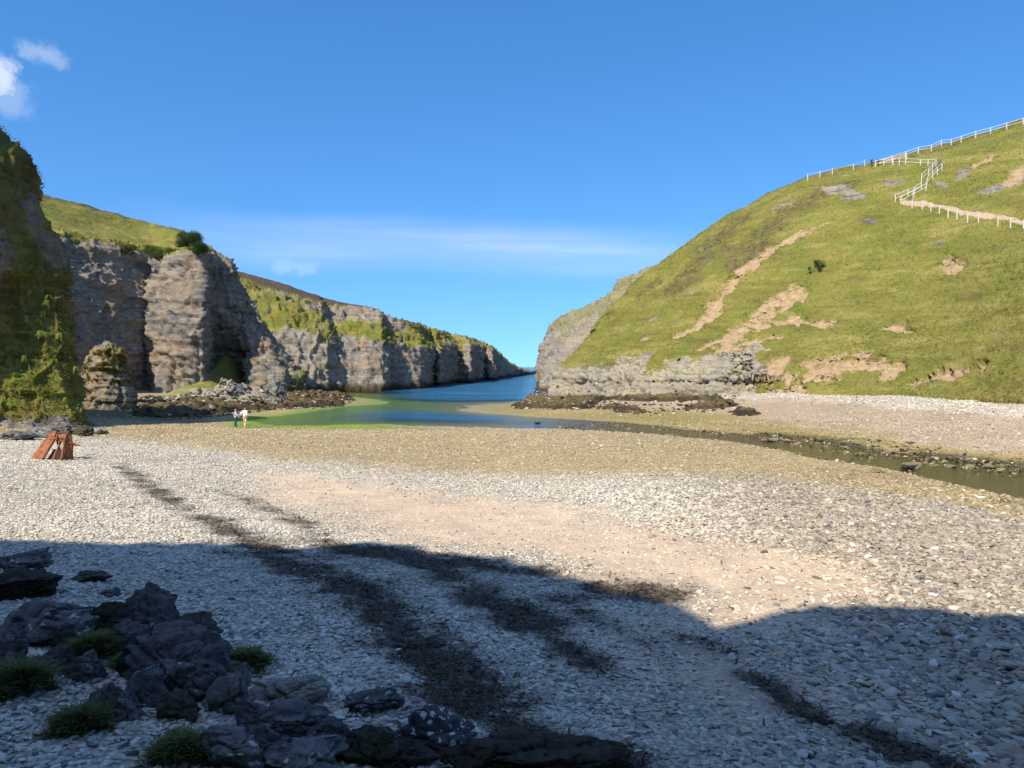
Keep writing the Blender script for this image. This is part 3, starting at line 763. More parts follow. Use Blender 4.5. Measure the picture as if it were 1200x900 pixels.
# ---------------------------------------------------------------- the cliff behind the viewpoint, whose shadow lies on the beach
shb = [(-500,628),(-250,628),(0,632),(130,637),(300,645),(380,641),(430,637),(470,640),(560,655),(650,672),(740,690),(780,705),(800,722),(840,738),(880,725),(940,710),(1000,707),(1100,711),(1200,721),(1350,735),(1600,760)]
rim = []
for u, v in shb:
    b = gpt(u, v); t = (b[1]+5.0)/SUN[1]; rim.append(b - SUN*t)
rim = [rim[0]+np.array([-30, -12, 1])] + rim + [rim[-1]+np.array([25, -6, 2])]
def bz(dy, z): return [np.array([p[0], p[1]+dy, z]) for p in rim]
bk = [bz(1.5, -1), bz(1.0, 3.0), bz(.3, 9), [np.array([p[0], p[1]-.5, p[2]-4]) for p in rim], rim, [np.array([p[0], p[1]-5, p[2]+.5]) for p in rim], [np.array([p[0], p[1]-30, p[2]-1.5]) for p in rim]]
build_terrain('cave_cliff', bk, step=.9, seed=9, rock_amp=.5, rsize=2.5, cub_s=False, cub_t=False, smooth_it=0)
# ================================================================ stones, weed, grass
def ico(sub):
    bm = bmesh.new(); bmesh.ops.create_icosphere(bm, subdivisions=sub, radius=1.0)
    V = np.array([v.co[:] for v in bm.verts]); Fc = np.array([[v.index for v in f.verts] for f in bm.faces]); bm.free()
    return V, Fc
ICO1, ICO2, ICO3, ICO5 = ico(1), ico(2), ico(3), ico(5)
def angular(V, cuts, rng, lo=.45, hi=.85):
    """knock flat faces off a ball"""
    V = V.copy()
    for _ in range(cuts):
        n = rng.normal(size=3); n /= np.linalg.norm(n); k = rng.uniform(lo, hi)
        d = V@n; V -= np.outer(np.maximum(d-k, 0), n)
    return V
def scatter(name, base_list, pos, size, rot, cols, mat, flat=None, tilt=.35, smooth=False):
    """base_list of (V,F); one merged mesh of many pieces"""
    n = len(pos); which = RNG.integers(0, len(base_list), n); Vs, Fs, Cs = [], [], []; off = 0
    for k, (bv, bf) in enumerate(base_list):
        m = which == k; c = m.sum()
        if not c: continue
        v = np.broadcast_to(bv, (c,)+bv.shape)*size[m][:, None, :]
        tx = RNG.normal(0, tilt, c)[:, None]; ty = RNG.normal(0, tilt, c)[:, None]
        x, y, z = v[..., 0], v[..., 1], v[..., 2]
        y, z = y*np.cos(tx)-z*np.sin(tx), y*np.sin(tx)+z*np.cos(tx)
        x, z = x*np.cos(ty)+z*np.sin(ty), -x*np.sin(ty)+z*np.cos(ty)
        r = rot[m][:, None]; x, y = x*np.cos(r)-y*np.sin(r), x*np.sin(r)+y*np.cos(r)
        v = np.stack([x, y, z], -1) + pos[m][:, None, :]
        Vs.append(v.reshape(-1, 3)); Fs.append((bf[None] + (np.arange(c)*len(bv))[:, None, None] + off).reshape(-1, bf.shape[1]))
        Cs.append(np.repeat(cols[m], len(bv), 0)); off += c*len(bv)
    return mesh_np(name, np.concatenate(Vs), np.concatenate(Fs), mat, cols={'col': np.concatenate(Cs)}, smooth=smooth)
_r = np.random.default_rng(5)
PEB1 = [(angular(ICO1[0], 3, _r), ICO1[1]) for _ in range(8)]
PEB2 = [(angular(ICO2[0], 9, _r, .5, .85), ICO2[1]) for _ in range(8)]
def stone_colors(base, n, rng):
    g = rng.random(n)[:, None]; t = rng.random(n)
    c = base*(.68+.62*g)
    gray = c.mean(1, keepdims=True)
    c = c*.75 + gray*.25*np.array([1.0, 1.0, .98])
    k = t < .04; c[k] = c[k]*np.array([1.0, .80, .66])
    k = (t > .05) & (t < .12); c[k] = np.array([.16, .155, .15])*(.6+.8*g[k])
    k = t > .965; c[k] = np.array([.62, .60, .55])*(.8+.3*g[k])
    return np.clip(c, .01, .8)
def make_pebbles():
    rng = np.random.default_rng(77)
    def batch(y0, y1, per, smin, smax, base, name, label):
        # plan area of the view wedge with a margin
        hw = lambda y: .78*(y)+2.5
        area = (hw(y0)+hw(y1))*(y1-y0); n = int(area*per)
        y = rng.uniform(y0, y1, int(n*1.5)); y = y[rng.random(len(y)) < hw(y)/hw(y1)]
        x = rng.uniform(-1, 1, len(y))*hw(y)
        z0 = gz0(x, y); c, peb, wet, sw, ww = zones(x, y)
        fb = np.interp(x, _fx, _fy); ab = np.interp(x, _ax, _ay)
        strm = (z0 < np.interp(x, _ST[0], _ST[2]) - .01) & (x > 2)
        keep = rng.random(len(x)) < np.clip(peb*1.1 - .12, .03, 1)*np.where(ww > .5, .35, 1)
        keep &= ~((z0 < .03)) & ~(strm & (rng.random(len(x)) < .45))
        x, y, c, z0, sw, ww = x[keep], y[keep], c[keep], z0[keep], sw[keep], ww[keep]
        rn = sstep(.5, 6, x)*sstep(40, 25, y)
        s = smin + (smax-smin)*rng.random(len(x))**2.6; s = s*(1+1.7*rn*rng.random(len(x))**2.5)
        s = s*(1-.35*sw*(rng.random(len(x)) < .7))
        size = np.stack([s*rng.uniform(.8, 1.35, len(s)), s*rng.uniform(.55, .95, len(s)), s*rng.uniform(.22, .5, len(s))], -1)*.5
        z = gz(x, y) + size[:, 2]*.35
        ground_c = c*1.0
        col = stone_colors(np.maximum(ground_c, .10), len(x), rng)
        wk = (ww > .5) & (rng.random(len(x)) < .6); col[wk] *= .4
        o = scatter(name, base, np.stack([x, y, z], -1), size, rng.uniform(0, 6.28, len(x)), col, M_STONE, tilt=.22)
        tag(o, label, 'pebbles', kind='stuff')
        print(name, len(x))
    batch(6.3, 13, 300, .04, .14, PEB2, 'pebbles', 'angular blue-grey and white shingle stones in the foreground shade')
    batch(13, 26, 190, .04, .12, PEB1, 'pebbles', 'pale shingle stones spread over the middle of the beach')
    batch(26, 44, 90, .05, .14, PEB1, 'pebbles', 'small pale and grey stones across the sunlit upper beach')
    batch(44, 72, 34, .07, .20, PEB1, 'pebbles', 'yellowish algae-stained stones near the water edge')
make_pebbles()
def make_far_shingle():
    rng = np.random.default_rng(78)
    n = 60000; y = rng.uniform(50, 112, n); x = rng.uniform(2, 62, n)
    z0 = gz0(x, y); fb = np.interp(x, _fx, _fy)
    inview = np.abs(x/y) < .8
    pr = sstep(1.1, 1.8, z0)*.9 + .10
    k = inview & (y > fb-1.5) & (rng.random(n) < pr) & (z0 > -.05); x, y, z0 = x[k], y[k], z0[k]
    s = .09 + .26*rng.random(len(x))**3
    size = np.stack([s, s*.75, s*.4], -1)*.5
    c = zones(x, y)[0]
    col = stone_colors(np.maximum(c, .2), len(x), rng)
    o = scatter('pebbles', PEB1, np.stack([x, y, gz(x, y)+.02], -1), size, rng.uniform(0, 6.28, len(x)), col, M_STONE)
    tag(o, 'white shingle bank along the foot of the grassy hill', 'pebbles', kind='stuff')
make_far_shingle()
def make_stream_bed():
    rng = np.random.default_rng(79); n = 30000; x = rng.uniform(4, 30, n); y = rng.uniform(24, 72, n)
    h = np.interp(x, _ST[0], _ST[1]); d = polydist(x, y, _ST[3]); k = (d < h*1.15) & (rng.random(n) < .10+.30*sstep(-.05, .35, fbm2(x, y, .35, 3, 5))); x, y, d = x[k], y[k], d[k]; n = len(x)
    s = .10 + .34*rng.random(n)**3; z = np.maximum(gz(x, y), np.interp(x, _ST[0], _ST[2]) - .3*s) + .02
    col = np.array([.16, .13, .07])*(.3+1.3*rng.random((n, 1))); q = rng.random(n) < .4; col[q] = np.array([.035, .03, .014]); q = rng.random(n) < .08; col[q] = np.array([.40, .35, .26])
    tag(scatter('stream_bed_stones', PEB1, np.stack([x, y, z], -1), np.stack([s, s*.8, s*.45], -1)*.6, rng.uniform(0, 6.28, n), col, M_STONE), 'brown weedy stones breaking the surface of the shallow stream', 'stones', kind='stuff')
make_stream_bed()
def make_weed():
    rng = np.random.default_rng(9)
    n = 240000; y = 6.2 + 34*rng.random(n)**1.5; x = rng.uniform(-1, 1, n)*(.75*y+2)
    ww = weedw(x, y)
    k = rng.random(n) < np.clip(ww-.22, 0, 1)*1.1 + .006; x, y = x[k], y[k]; n = len(x)
    # a crumpled strip of 4 quads, folded
    bases = []
    for j in range(6):
        L = 5; pts = []
        for i in range(L):
            t = i/(L-1)-.5
            w_ = .16*(1-abs(t)*1.2)
            a = np.array([t*2, .35*math.sin(3*t+j)+rng.normal(0, .1), .25*rng.random()])
            pts += [a+np.array([0, w_, rng.normal(0, .08)]), a-np.array([0, w_, rng.normal(0, .08)])]
        Fq = np.array([[2*i, 2*i+1, 2*i+3, 2*i+2] for i in range(L-1)])
        bases.append((np.array(pts), Fq))
    s = .035 + .075*rng.random(n)**2
    size = np.stack([s, s, s*.5], -1)
    col = np.array([.042, .030, .021])*(.4+1.5*rng.random((n, 1)))
    br = rng.random(n) < .22; col[br] = np.array([.11, .075, .04])
    z = gz(x, y) + .015
    o = scatter('seaweed', bases, np.stack([x, y, z], -1), size, rng.uniform(0, 6.28, n), col, M_WEED, tilt=.3)
    tag(o, 'dark dry seaweed lying in strand lines across the shingle', 'seaweed', kind='stuff')
    print('weed', n)
make_weed()
def blade_fan(rng, k=6, spread=.6, w=.12):
    V, Fc = [], []
    for i in range(k):
        a = rng.uniform(0, 6.28); r = rng.uniform(0, .35); h = rng.uniform(.6, 1.1); o = np.array([r*math.cos(a), r*math.sin(a), -.12])
        b = rng.uniform(0, 6.28); s = np.array([math.cos(b), math.sin(b), 0])*w; t = o+np.array([math.cos(a)*spread*rng.random(), math.sin(a)*spread*rng.random(), h])
        n = len(V); V += [o-s, o+s, t]; Fc.append([n, n+1, n+2])
    return np.array(V), np.array(Fc)
_r2 = np.random.default_rng(13)
FANS = [blade_fan(_r2) for _ in range(8)]
def turf(surf, n, label, seed, hmin=.2, hmax=.5, colors=None, filt=None, dmax=1.0):
    o, V, n2, T, S, at = surf; rng = np.random.default_rng(seed)
    P0 = V[:-1, :-1]; A = np.linalg.norm(np.cross(V[:-1, 1:]-P0, V[1:, :-1]-P0), axis=-1)
    g = at['grass'].reshape(T.shape)[:-1, :-1]; sc = at['scar'].reshape(T.shape)[:-1, :-1]
    w = A*sstep(.4, .6, g + .3*fbm(P0*1.2, 2, seed))*(sc < .42)
    u, v = proj(P0); vis = (u > -120) & (u < 1330) & (P0[..., 1] > 5)
    facing = ((CAM-P0)*n2[:-1, :-1]).sum(-1) > -3
    w = w*vis*facing
    w = w/np.maximum(np.linalg.norm(P0-CAM, axis=-1), 40)**1.2
    if filt is not None: w = w*filt(P0, T[:-1, :-1], S[:-1, :-1])
    w = w.reshape(-1); idx = rng.choice(len(w), n, p=w/w.sum())
    i, j = np.unravel_index(idx, A.shape); a = rng.random((n, 1)); b = rng.random((n, 1))
    p = V[i, j]*(1-a)*(1-b) + V[i, j+1]*a*(1-b) + V[i+1, j]*(1-a)*b + V[i+1, j+1]*a*b
    h = hmin + (hmax-hmin)*rng.random(n)**2
    cl = fbm(p*.25, 3, seed+3); cf = fbm(p*1.1, 2, seed+4)
    g0 = np.array([.20, .18, .055]); g1 = np.array([.33, .27, .115]); g2 = np.array([.115, .13, .035])
    cs = fbm(p*np.array([.16, .16, .9]), 4, 777, .65)
    t1 = np.clip(.38+1.3*cl+.5*cf+.9*cs+rng.normal(0, .13, n), 0, 1)[:, None]
    col = g0*(1-t1) + g1*t1; k = rng.random(n) < .10+.25*(cl < -.1); col[k] = g2
    hv = at['heather'].reshape(T.shape)[i, j]; kk = rng.random(n) < hv; col[kk] = np.array([.095, .065, .045])
    if colors is not None: col = colors(p, col, rng)
    size = np.stack([h*1.15, h*1.15, h], -1)
    o = scatter('grass', FANS, p, size, rng.uniform(0, 6.28, n), col, M_BLADE, tilt=.25)
    tag(o, label, 'grass', kind='stuff')
turf(RIGHT, 60000, 'rough yellow-green grass covering the steep right hill', 201, .10, .26)
turf(CLIFF, 26000, 'rough grass on the slope above the near left cliff', 202, .12, .3)
turf(FARL, 30000, 'rough grass on the ledges above the far left cliffs', 203, .14, .34)
# ---- leafy plants on the near left buttress
def leaf_spray(rng, k=9):
    V, Fc = [], []
    for i in range(k):
        a = rng.uniform(0, 6.28); r = rng.uniform(0, .8); c = np.array([r*math.cos(a), r*math.sin(a), rng.uniform(0, .6)])
        d = np.array([math.cos(a), math.sin(a), rng.uniform(-.5, .5)]); d /= np.linalg.norm(d); s = np.cross(d, [0, 0, 1]); L = rng.uniform(.25, .5); n = len(V)
        V += [c, c+d*L*.5+s*L*.28+np.array([0, 0, .05]), c+d*L, c+d*L*.5-s*L*.28+np.array([0, 0, .05])]; Fc.append([n, n+1, n+2, n+3])
    return np.array(V), np.array(Fc)
LEAVES = [leaf_spray(_r2) for _ in range(8)]
def butt_foliage():
    o, V, n2, T, S, at = BUTT; rng = np.random.default_rng(31)
    u, v = proj(V); z = V[..., 2]
    n1 = fbm(V*.35, 3, 88); n3 = fbm(V*.8, 3, 188)
    dens = sstep(15, 8, z + 5*n1)*sstep(1.0, 2.4, z + 1.2*n1) + .5*sstep(.1, .4, n1)*sstep(22, 12, z) + .6*sstep(5.2, 5.7, T)
    dens = dens*(u > -150)*(u < 140)*(V[..., 1] < 66)*sstep(-.35, .1, n3)
    w = dens.reshape(-1); n = 32000; idx = rng.choice(len(w), n, p=w/w.sum())
    p = V.reshape(-1, 3)[idx] + n2.reshape(-1, 3)[idx]*(rng.random((n, 1))**1.5*.55) + rng.normal(0, .08, (n, 3))
    s = .14 + .32*rng.random(n)**2
    cl = fbm(p*.55, 3, 301); t = np.clip(.45+1.3*cl+rng.normal(0, .2, n), 0, 1)[:, None]
    col = np.array([.035, .065, .012])*(1-t) + np.array([.23, .27, .05])*t
    k = rng.random(n) < .15 + .5*(fbm(p*.3, 2, 305) > .15); col[k] = np.array([.20, .135, .045])*(.6+.8*rng.random((k.sum(), 1)))
    o = scatter('ivy', LEAVES, p, np.stack([s, s, s], -1), rng.uniform(0, 6.28, n), col, M_LEAF, tilt=.8)
    tag(o, 'dense green and brown leafy growth hanging over the near left cliff', 'foliage', kind='stuff')
butt_foliage()
def pillar_foliage():
    o, V, n2, T, S, at = PILLAR; rng = np.random.default_rng(32)
    dens = (sstep(2.2, 5.5, V[..., 2])*.6+.1)*sstep(-.3, .5, n2[..., 2]+.8*fbm(V*.8, 3, 9))
    w = dens.reshape(-1); n = 5200; idx = rng.choice(len(w), n, p=w/w.sum())
    p = V.reshape(-1, 3)[idx]; s = .10+.18*rng.random(n)
    t = rng.random((n, 1)); col = np.array([.12, .13, .03])*(1-t) + np.array([.28, .18, .05])*t
    o = scatter('moss', FANS, p, np.stack([s, s, s], -1), rng.uniform(0, 6.28, n), col, M_BLADE, tilt=.6)
    tag(o, 'orange and green moss and grass clinging to the rock pillar', 'moss', kind='stuff')
pillar_foliage()
# ================================================================ boulders
M_B1 = mat_boulder('dark_boulder', (.055, .05, .052), (.13, .122, .122), (.27, .26, .25), lichen=.12)
M_B2 = mat_boulder('grey_boulder', (.10, .098, .10), (.19, .185, .185), (.36, .345, .33), moss=.1, lichen=.3)
M_B3 = mat_boulder('mossy_boulder', (.04, .038, .036), (.09, .085, .08), (.17, .165, .15), moss=.6)
M_B4 = mat_boulder('lichen_boulder', (.035, .035, .042), (.065, .065, .075), (.10, .10, .11), lichen=1.0)
M_B5 = mat_boulder('pale_boulder', (.22, .20, .175), (.34, .31, .27), (.45, .41, .36))
M_B6 = mat_boulder('weedy_boulder', (.02, .017, .014), (.045, .036, .026), (.08, .062, .04))
M_B7 = mat_boulder('lichen_speckled', (.07, .07, .075), (.13, .13, .14), (.2, .2, .2), lichen=.6)
M_B9 = mat_boulder('stream_rock', (.12, .095, .06), (.24, .195, .13), (.36, .30, .21))
M_B8 = mat_boulder('lime_ledge', (.16, .145, .12), (.30, .275, .235), (.46, .42, .35), moss=.25)
def boulder(name, loc, sx, sy, sz, rz, mat, seed, label, group=None, cuts=13, strata=.0, rough=.10, sub=5, tiltx=0, cat='boulder', bury=.3):
    rng = np.random.default_rng(seed)
    V = angular((ICO5 if sub == 5 else ICO3)[0], cuts+6, rng, .36, .72)
    Fc = (ICO5 if sub == 5 else ICO3)[1]
    n = V/np.linalg.norm(V, axis=1, keepdims=True)
    q = V*1.6 + seed*3.7
    f1, f2, idd = worley(q*np.array([.9, .9, 1.6]), seed)
    h1_, h2_, ih_ = worley(q*np.array([2.3, 2.3, 3.6]), seed+50)
    d = .16*(idd-.5) - .12*sstep(.10, 0, f2-f1) + .07*(ih_-.5) - .045*sstep(.10, 0, h2_-h1_) + rough*1.1*fbm(q*1.8, 6, seed, .68)
    if strata:
        t = math.radians(25); zz = (V[:, 2]*math.cos(t)+V[:, 0]*math.sin(t))*4.5 + .5*vnoise(q, 4)
        fr = zz-np.floor(zz); d += strata*(sstep(0, .3, fr)-.5*sstep(.3, 1, fr))
    V = V + n*d[:, None]
    V = V*np.array([sx, sy, sz])/.8
    if tiltx:
        c, s = math.cos(tiltx), math.sin(tiltx); V = np.stack([V[:, 0]*c-V[:, 2]*s, V[:, 1], V[:, 0]*s+V[:, 2]*c], -1)
    o = mesh_np(name, V, Fc, mat, smooth=False if sub == 3 else True)
    o.location = (float(loc[0]), float(loc[1]), float(loc[2] + sz*(1-2*bury)*.9)); o.rotation_euler = (0, 0, rz)
    tag(o, label, cat, group)
    return o
_fg = [ # u, v (middle), w, h, material, strata, label
 (12,660,84,22,M_B1,.05,'low dark rock slab at the left edge, farthest of the foreground rocks'),
 (26,684,112,50,M_B6,.0,'blackish rounded boulder behind the big left-edge boulder'),
 (40,728,124,66,M_B1,.05,'big dark blue-grey boulder at the left edge with one pale spot'),
 (98,678,46,14,M_B3,.0,'small mossy rock lying alone just beyond the foreground boulders'),
 (126,695,38,13,M_B1,.0,'small flat dark stone on shingle in front of the mossy one'),
 (118,728,66,48,M_B3,.0,'brown mossy boulder left of the bedded grey ones'),
 (172,729,74,56,M_B1,.08,'dark grey cracked boulder in the middle of the far boulder row'),
 (226,732,60,42,M_B1,.04,'smooth dark boulder at the right end of the far boulder row'),
 (56,775,60,44,M_B1,.0,'dark rock poking out of the grass at the left edge'),
 (94,783,56,48,M_B2,.06,'grey rock with a pale top amid the grass tufts'),
 (125,824,66,58,M_B2,.04,'grey-topped rock standing above the lower grass tuft'),
 (196,782,122,78,M_B1,.14,'largest jagged boulder with slanting rock layers'),
 (206,832,76,44,M_B3,.03,'brown mossy rock below the largest layered boulder'),
 (262,815,60,66,M_B2,.05,'upright purple-grey slab right of the layered boulder'),
 (274,786,60,17,M_B5,.0,'thin pale splinter of stone lying against the round grass tuft'),
 (346,812,96,52,M_B5,.0,'smooth pale beige boulder sunk in the white shingle'),
 (436,822,82,38,M_B7,.0,'low grey boulder with a few white lichen spots'),
 (262,878,84,60,M_B2,.05,'light grey angular rock at the bottom edge of the picture'),
 (322,850,92,52,M_B1,.05,'dark craggy rock below the smooth beige boulder'),
 (338,892,130,50,M_B2,.04,'long grey rock along the bottom edge'),
 (424,872,96,72,M_B3,.0,'black boulder with a yellow mossy patch beside the spotted one'),
 (512,862,124,56,M_B4,.0,'rounded dark boulder thickly spotted with white lichen'),
 (625,882,170,72,M_B6,.0,'broad black weed-covered rock at the bottom edge'),
 (148,748,60,50,M_B1,.06,'dark rock wedged behind the largest layered boulder'),
 (236,762,70,50,M_B1,.08,'dark ridged rock at the right shoulder of the largest boulder'),
 (160,812,60,50,M_B2,.06,'dark grey block at the left foot of the largest boulder'),
 (6,768,50,44,M_B1,.04,'dark rock cut by the left edge, below the big edge boulder'),
 (72,750,50,34,M_B3,.0,'brown rock half hidden by grass under the big edge boulder'),
 (232,806,64,48,M_B1,.08,'blackish block at the right foot of the largest boulder'),
 (296,846,66,48,M_B1,.06,'dark jagged rock joining the purple slab to the craggy rock'),
 (300,876,76,54,M_B1,.05,'dark rock between the light angular rock and the long grey one'),
 (384,858,64,46,M_B1,.04,'dark rock touching the black moss-patched boulder'),
 (462,884,84,48,M_B6,.0,'black rock under the white-spotted boulder at the bottom edge'),
 (560,884,90,46,M_B6,.0,'black weed-draped rock right below the white-spotted boulder'),
 (706,892,60,34,M_B6,.0,'low black rock at the right end of the bottom-edge rocks'),
]
for k, (u, v, w_, h_, m_, st_, lab) in enumerate(_fg):
    b = gpt(u, v + h_*.38); d_ = b[1]; W = w_*d_/900*.5
    slope = (5.2-b[2])/d_
    H = max(.10, h_*d_/900 - W*1.1*slope*.7)*.62
    flat = {14: .25}.get(k, .72)
    boulder('boulder', b + np.array([0, W*flat*.6, 0]), W*1.18, W*flat*1.05, max(H*1.3, W*.36), random.uniform(-.35, .35), m_, 40+k, lab, 'foreground boulders', strata=st_, bury=.32)
# ---- grass tufts between them
def tuft(u, v, w_, h_, label, seed, n=900, dark=1.0):
    n = int(n*1.7)
    rng = np.random.default_rng(seed); b = gpt(u, v+h_*.35); d_ = b[1]; R = w_*d_/900*.40; H = h_*d_/900*.62
    a = rng.uniform(0, 6.28, n); r = np.sqrt(rng.random(n))*(.72+.38*np.sin(a*2+seed)*.6+.25*np.sin(a*5+2*seed)); x = r*np.cos(a)*R; y = r*np.sin(a)*R*.75
    z0 = H*.45*(1-r**2)
    L = H*(.22+.62*rng.random(n)**1.5); la = a + rng.normal(0, 1.5, n); le = .15+.5*r+.7*rng.random(n)**2
    V = []; w = .006+.005*rng.random(n)
    base = np.stack([x, y, z0-.05], -1); dirv = np.stack([np.cos(la)*le, np.sin(la)*le, np.ones(n)], -1); dirv /= np.linalg.norm(dirv, axis=1, keepdims=True)
    mid = base + dirv*L[:, None]*.55; tip = base + dirv*L[:, None] + np.stack([np.cos(la), np.sin(la), -.8+0*la], -1)*(L*.28)[:, None]
    sd = np.stack([-np.sin(la), np.cos(la), 0*la], -1)*w[:, None]
    V = np.stack([base-sd, base+sd, mid+sd*.8, mid-sd*.8, tip+sd*.1, tip-sd*.1], 1).reshape(-1, 3)
    i = np.arange(n)[:, None]*6; Fc = np.concatenate([i+np.array([[0, 1, 2, 3]]), i+np.array([[3, 2, 4, 5]])])
    t = rng.random((n, 1)); col = (np.array([.08, .12, .028])*(1-t)+np.array([.20, .20, .07])*t)*dark
    o = mesh_np('grass_tuft', V, Fc, M_BLADE, cols={'col': np.repeat(col, 6, 0)}, loc=b)
    tag(o, label, 'grass tuft', 'grass tufts among the foreground boulders')
for k, q in enumerate([(286,768,86,44,'round green grass tuft on the shingle right of the boulders',1500), (112,752,92,54,'grass tuft spilling between the mossy and cracked boulders',1300),
    (22,790,96,70,'broad grass tuft at the left edge above the white shingle',1600), (92,836,84,58,'grass tuft hanging over white shingle below the grey-topped rock',1300),
    (212,872,92,64,'dark grass tuft below the brown mossy rock near the bottom',1300), (108,677,28,12,'tiny grass tuft growing on the small mossy rock',350), (510,787,26,12,'tiny green sprig at the edge of the dark weed',200),
    (150,770,60,36,'thin grass beside the largest layered boulder',600)]):
    tuft(q[0], q[1], q[2], q[3], q[4], 60+k, q[5])
# ---- stones in and beside the stream
_ss = [(1066,548,44,16,'broad pale sandstone boulder in the middle of the stream'),(1030,551,22,10,None),(1008,534,18,7,None),(1040,533,16,6,None),(1078,527,9,5,None),(1095,549,14,6,None),(1113,549,22,9,None),
 (1138,549,16,6,None),(1156,546,26,12,None),(1168,552,14,6,None),(905,518,20,7,None),(896,518,14,6,None),(922,519,12,5,None),(935,522,12,5,None),(992,526,10,4,None),(1135,538,12,5,None),(1180,545,14,7,None),(1192,551,12,6,None),
 (1178,585,14,7,None),(1108,566,7,4,None),(1131,570,7,4,None),(960,537,9,4,None),(985,541,12,5,None),(1002,551,10,4,None),(1050,558,9,4,None),(1085,540,9,4,None),(1125,559,8,4,None),(1060,522,10,4,None),(630,497,9,5,'small dark stone at the mouth of the stream')]
for k, (u, v, w_, h_, lab) in enumerate(_ss):
    b = gpt(u, v+h_*.3); W = w_*b[1]/900*.5
    boulder('stream_stone', np.array([b[0], b[1], max(b[2], .12 if u > 700 else 0)]), W*.85, W*.7, max(W*.36, .05), random.uniform(0, 3), M_B9 if u > 700 else M_B6, 140+k, lab or 'small pale stone lying in or beside the shallow stream', 'stones in the stream', sub=3, cuts=9, rough=.05, cat='stone', bury=.25)
# ---- pale and dark ledge boulders below the big left cliff
_lb = [(175,467,38,12,M_B8,'flat pale ledge stone beside the shadow of the pillar'),(205,463,50,12,M_B8,'long pale slab at the foot of the big cliff'),(238,456,44,14,M_B8,'pale slab stepping up below the tall cliff face'),
 (262,448,40,18,M_B8,'cream boulder under the grassy mound'),(285,446,36,20,M_B2,'grey blocky boulder right of the grassy mound'),(272,441,22,14,M_B1,'dark square boulder at the top of the ledge rocks'),
 (305,452,40,22,M_B8,'large cream broken boulder above the dark weed'),(322,440,26,26,M_B2,'upright grey block at the corner of the ledge'),(290,462,46,12,M_B8,'pale low slab just above the dark weed'),
 (250,468,56,10,M_B8,'thin pale slab edged with dark weed'),(215,472,44,9,M_B5,'low pale slab nearest the dark weed on the left'),(192,476,30,8,M_B2,'grey stone at the edge of the pillar shadow'),(318,463,24,12,M_B2,'grey boulder at the right end of the ledge rocks')]
for k, (u, v, w_, h_, m_, lab) in enumerate(_lb):
    d_ = 104 - (v-440)*.45; c = P(u, v+h_*.4, d_); W = w_*d_/900*.5; H = h_*d_/900*.62
    g_ = float(gz(c[0], c[1])); zt = max(c[2], g_-.2)
    hh = (P(u, v-h_*.5, d_)[2]-g_)*.5+.2
    boulder('ledge_boulder', np.array([c[0], c[1], g_]), W*1.1, W*.9, max(hh, H), random.uniform(-.3, .3), m_, 200+k, lab, 'rocks at the foot of the left cliff', strata=.05, bury=.28)
# ---- seaweed covered reefs: rough low rock shelves
def reef(name, pts_uvz, hmax, label, seed, mat=None, cat='reef', res=.19, extra_col=None):
    pl = [gpt(u, v) for u, v in pts_uvz]; rng = np.random.default_rng(seed)
    xs = [p[0] for p in pl]; ys = [p[1] for p in pl]
    X, Y = np.meshgrid(np.arange(min(xs)-1, max(xs)+1, res), np.arange(min(ys)-1, max(ys)+1, res*1.2), indexing='xy')
    sd = (inside(X, Y, pl).astype(float)*2-1)*polydist(X, Y, pl, True)
    p = np.stack([X, Y, X*0+.5], -1); n1 = fbm(p*.3, 4, seed); f1, f2, idd = worley(p*np.array([.7, .45, 1]), seed); h1, h2, ih = worley(p*np.array([1.6, 1.3, 1]), seed+1)
    e = sstep(-.4, 1.8, sd + 2.0*n1)
    Z = gz0(X, Y) - .12 + e*(hmax*(.40+.55*idd+.35*n1) + .38*ih - .25*sstep(.12, 0, f2-f1) + .30*fbm(p*1.6, 4, seed+3, .7)) - .25*(1-e)
    V = np.stack([X, Y, Z], -1); fc = grid_faces(*X.shape)
    keep = (e.reshape(-1)[fc].max(1) > .02)
    t = np.clip(.5+1.6*fbm(p*.6, 3, seed+5), 0, 1)[..., None]; hgt = np.clip((Z-gz0(X, Y))/max(hmax, .01), 0, 1)[..., None]
    col = np.array([.028, .020, .013])*(1-t)+np.array([.085, .058, .028])*t
    col = col*(1-.5*sstep(.75, 1.0, hgt)) + .5*sstep(.75, 1.0, hgt)*np.array([.17, .13, .05])
    if extra_col is not None: col = extra_col(X, Y, Z, col, p)
    # drop the vertices no kept face uses
    fk = fc[keep]; used = np.unique(fk); remap = np.zeros(X.size, int); remap[used] = np.arange(len(used))
    o = mesh_np(name, V.reshape(-1, 3)[used], remap[fk], mat or M_REEF, cols={'col': col.reshape(-1, 3)[used]})
    tag(o, label, cat)
M_REEF = mat_vcol('weedy_rock', .8, .45, 5, .8, .25)
reef('seaweed_reef', [(150,487),(230,490),(268,486),(320,480),(400,476),(418,469),(405,462),(330,464),(260,470),(170,474)], .75, 'broad dark seaweed-covered rock shelf below the left cliff', 301)
reef('seaweed_reef', [(598,478),(640,480),(700,479),(712,470),(860,471),(862,466),(760,466),(700,466),(640,462),(612,470)], .62, 'brown weed-covered rocks at the tip of the right headland', 302)
reef('seaweed_reef', [(700,479),(745,487),(758,485),(752,480),(715,474)], .5, 'small patch of dark weedy rocks on sand below the headland', 303)
reef('seaweed_reef', [(790,480),(820,481),(870,476),(868,470),(800,474)], .45, 'weedy dark rocks where the headland meets the pale beach', 304)
reef('seaweed_reef', [(853,484),(870,489),(896,489),(896,484),(872,477),(858,477)], .55, 'isolated brown weedy rock on the sand across the stream', 305)
reef('seaweed_reef', [(612,452),(640,455),(634,448),(618,447)], .8, 'low dark reef in the water off the far headland', 306, res=.6)
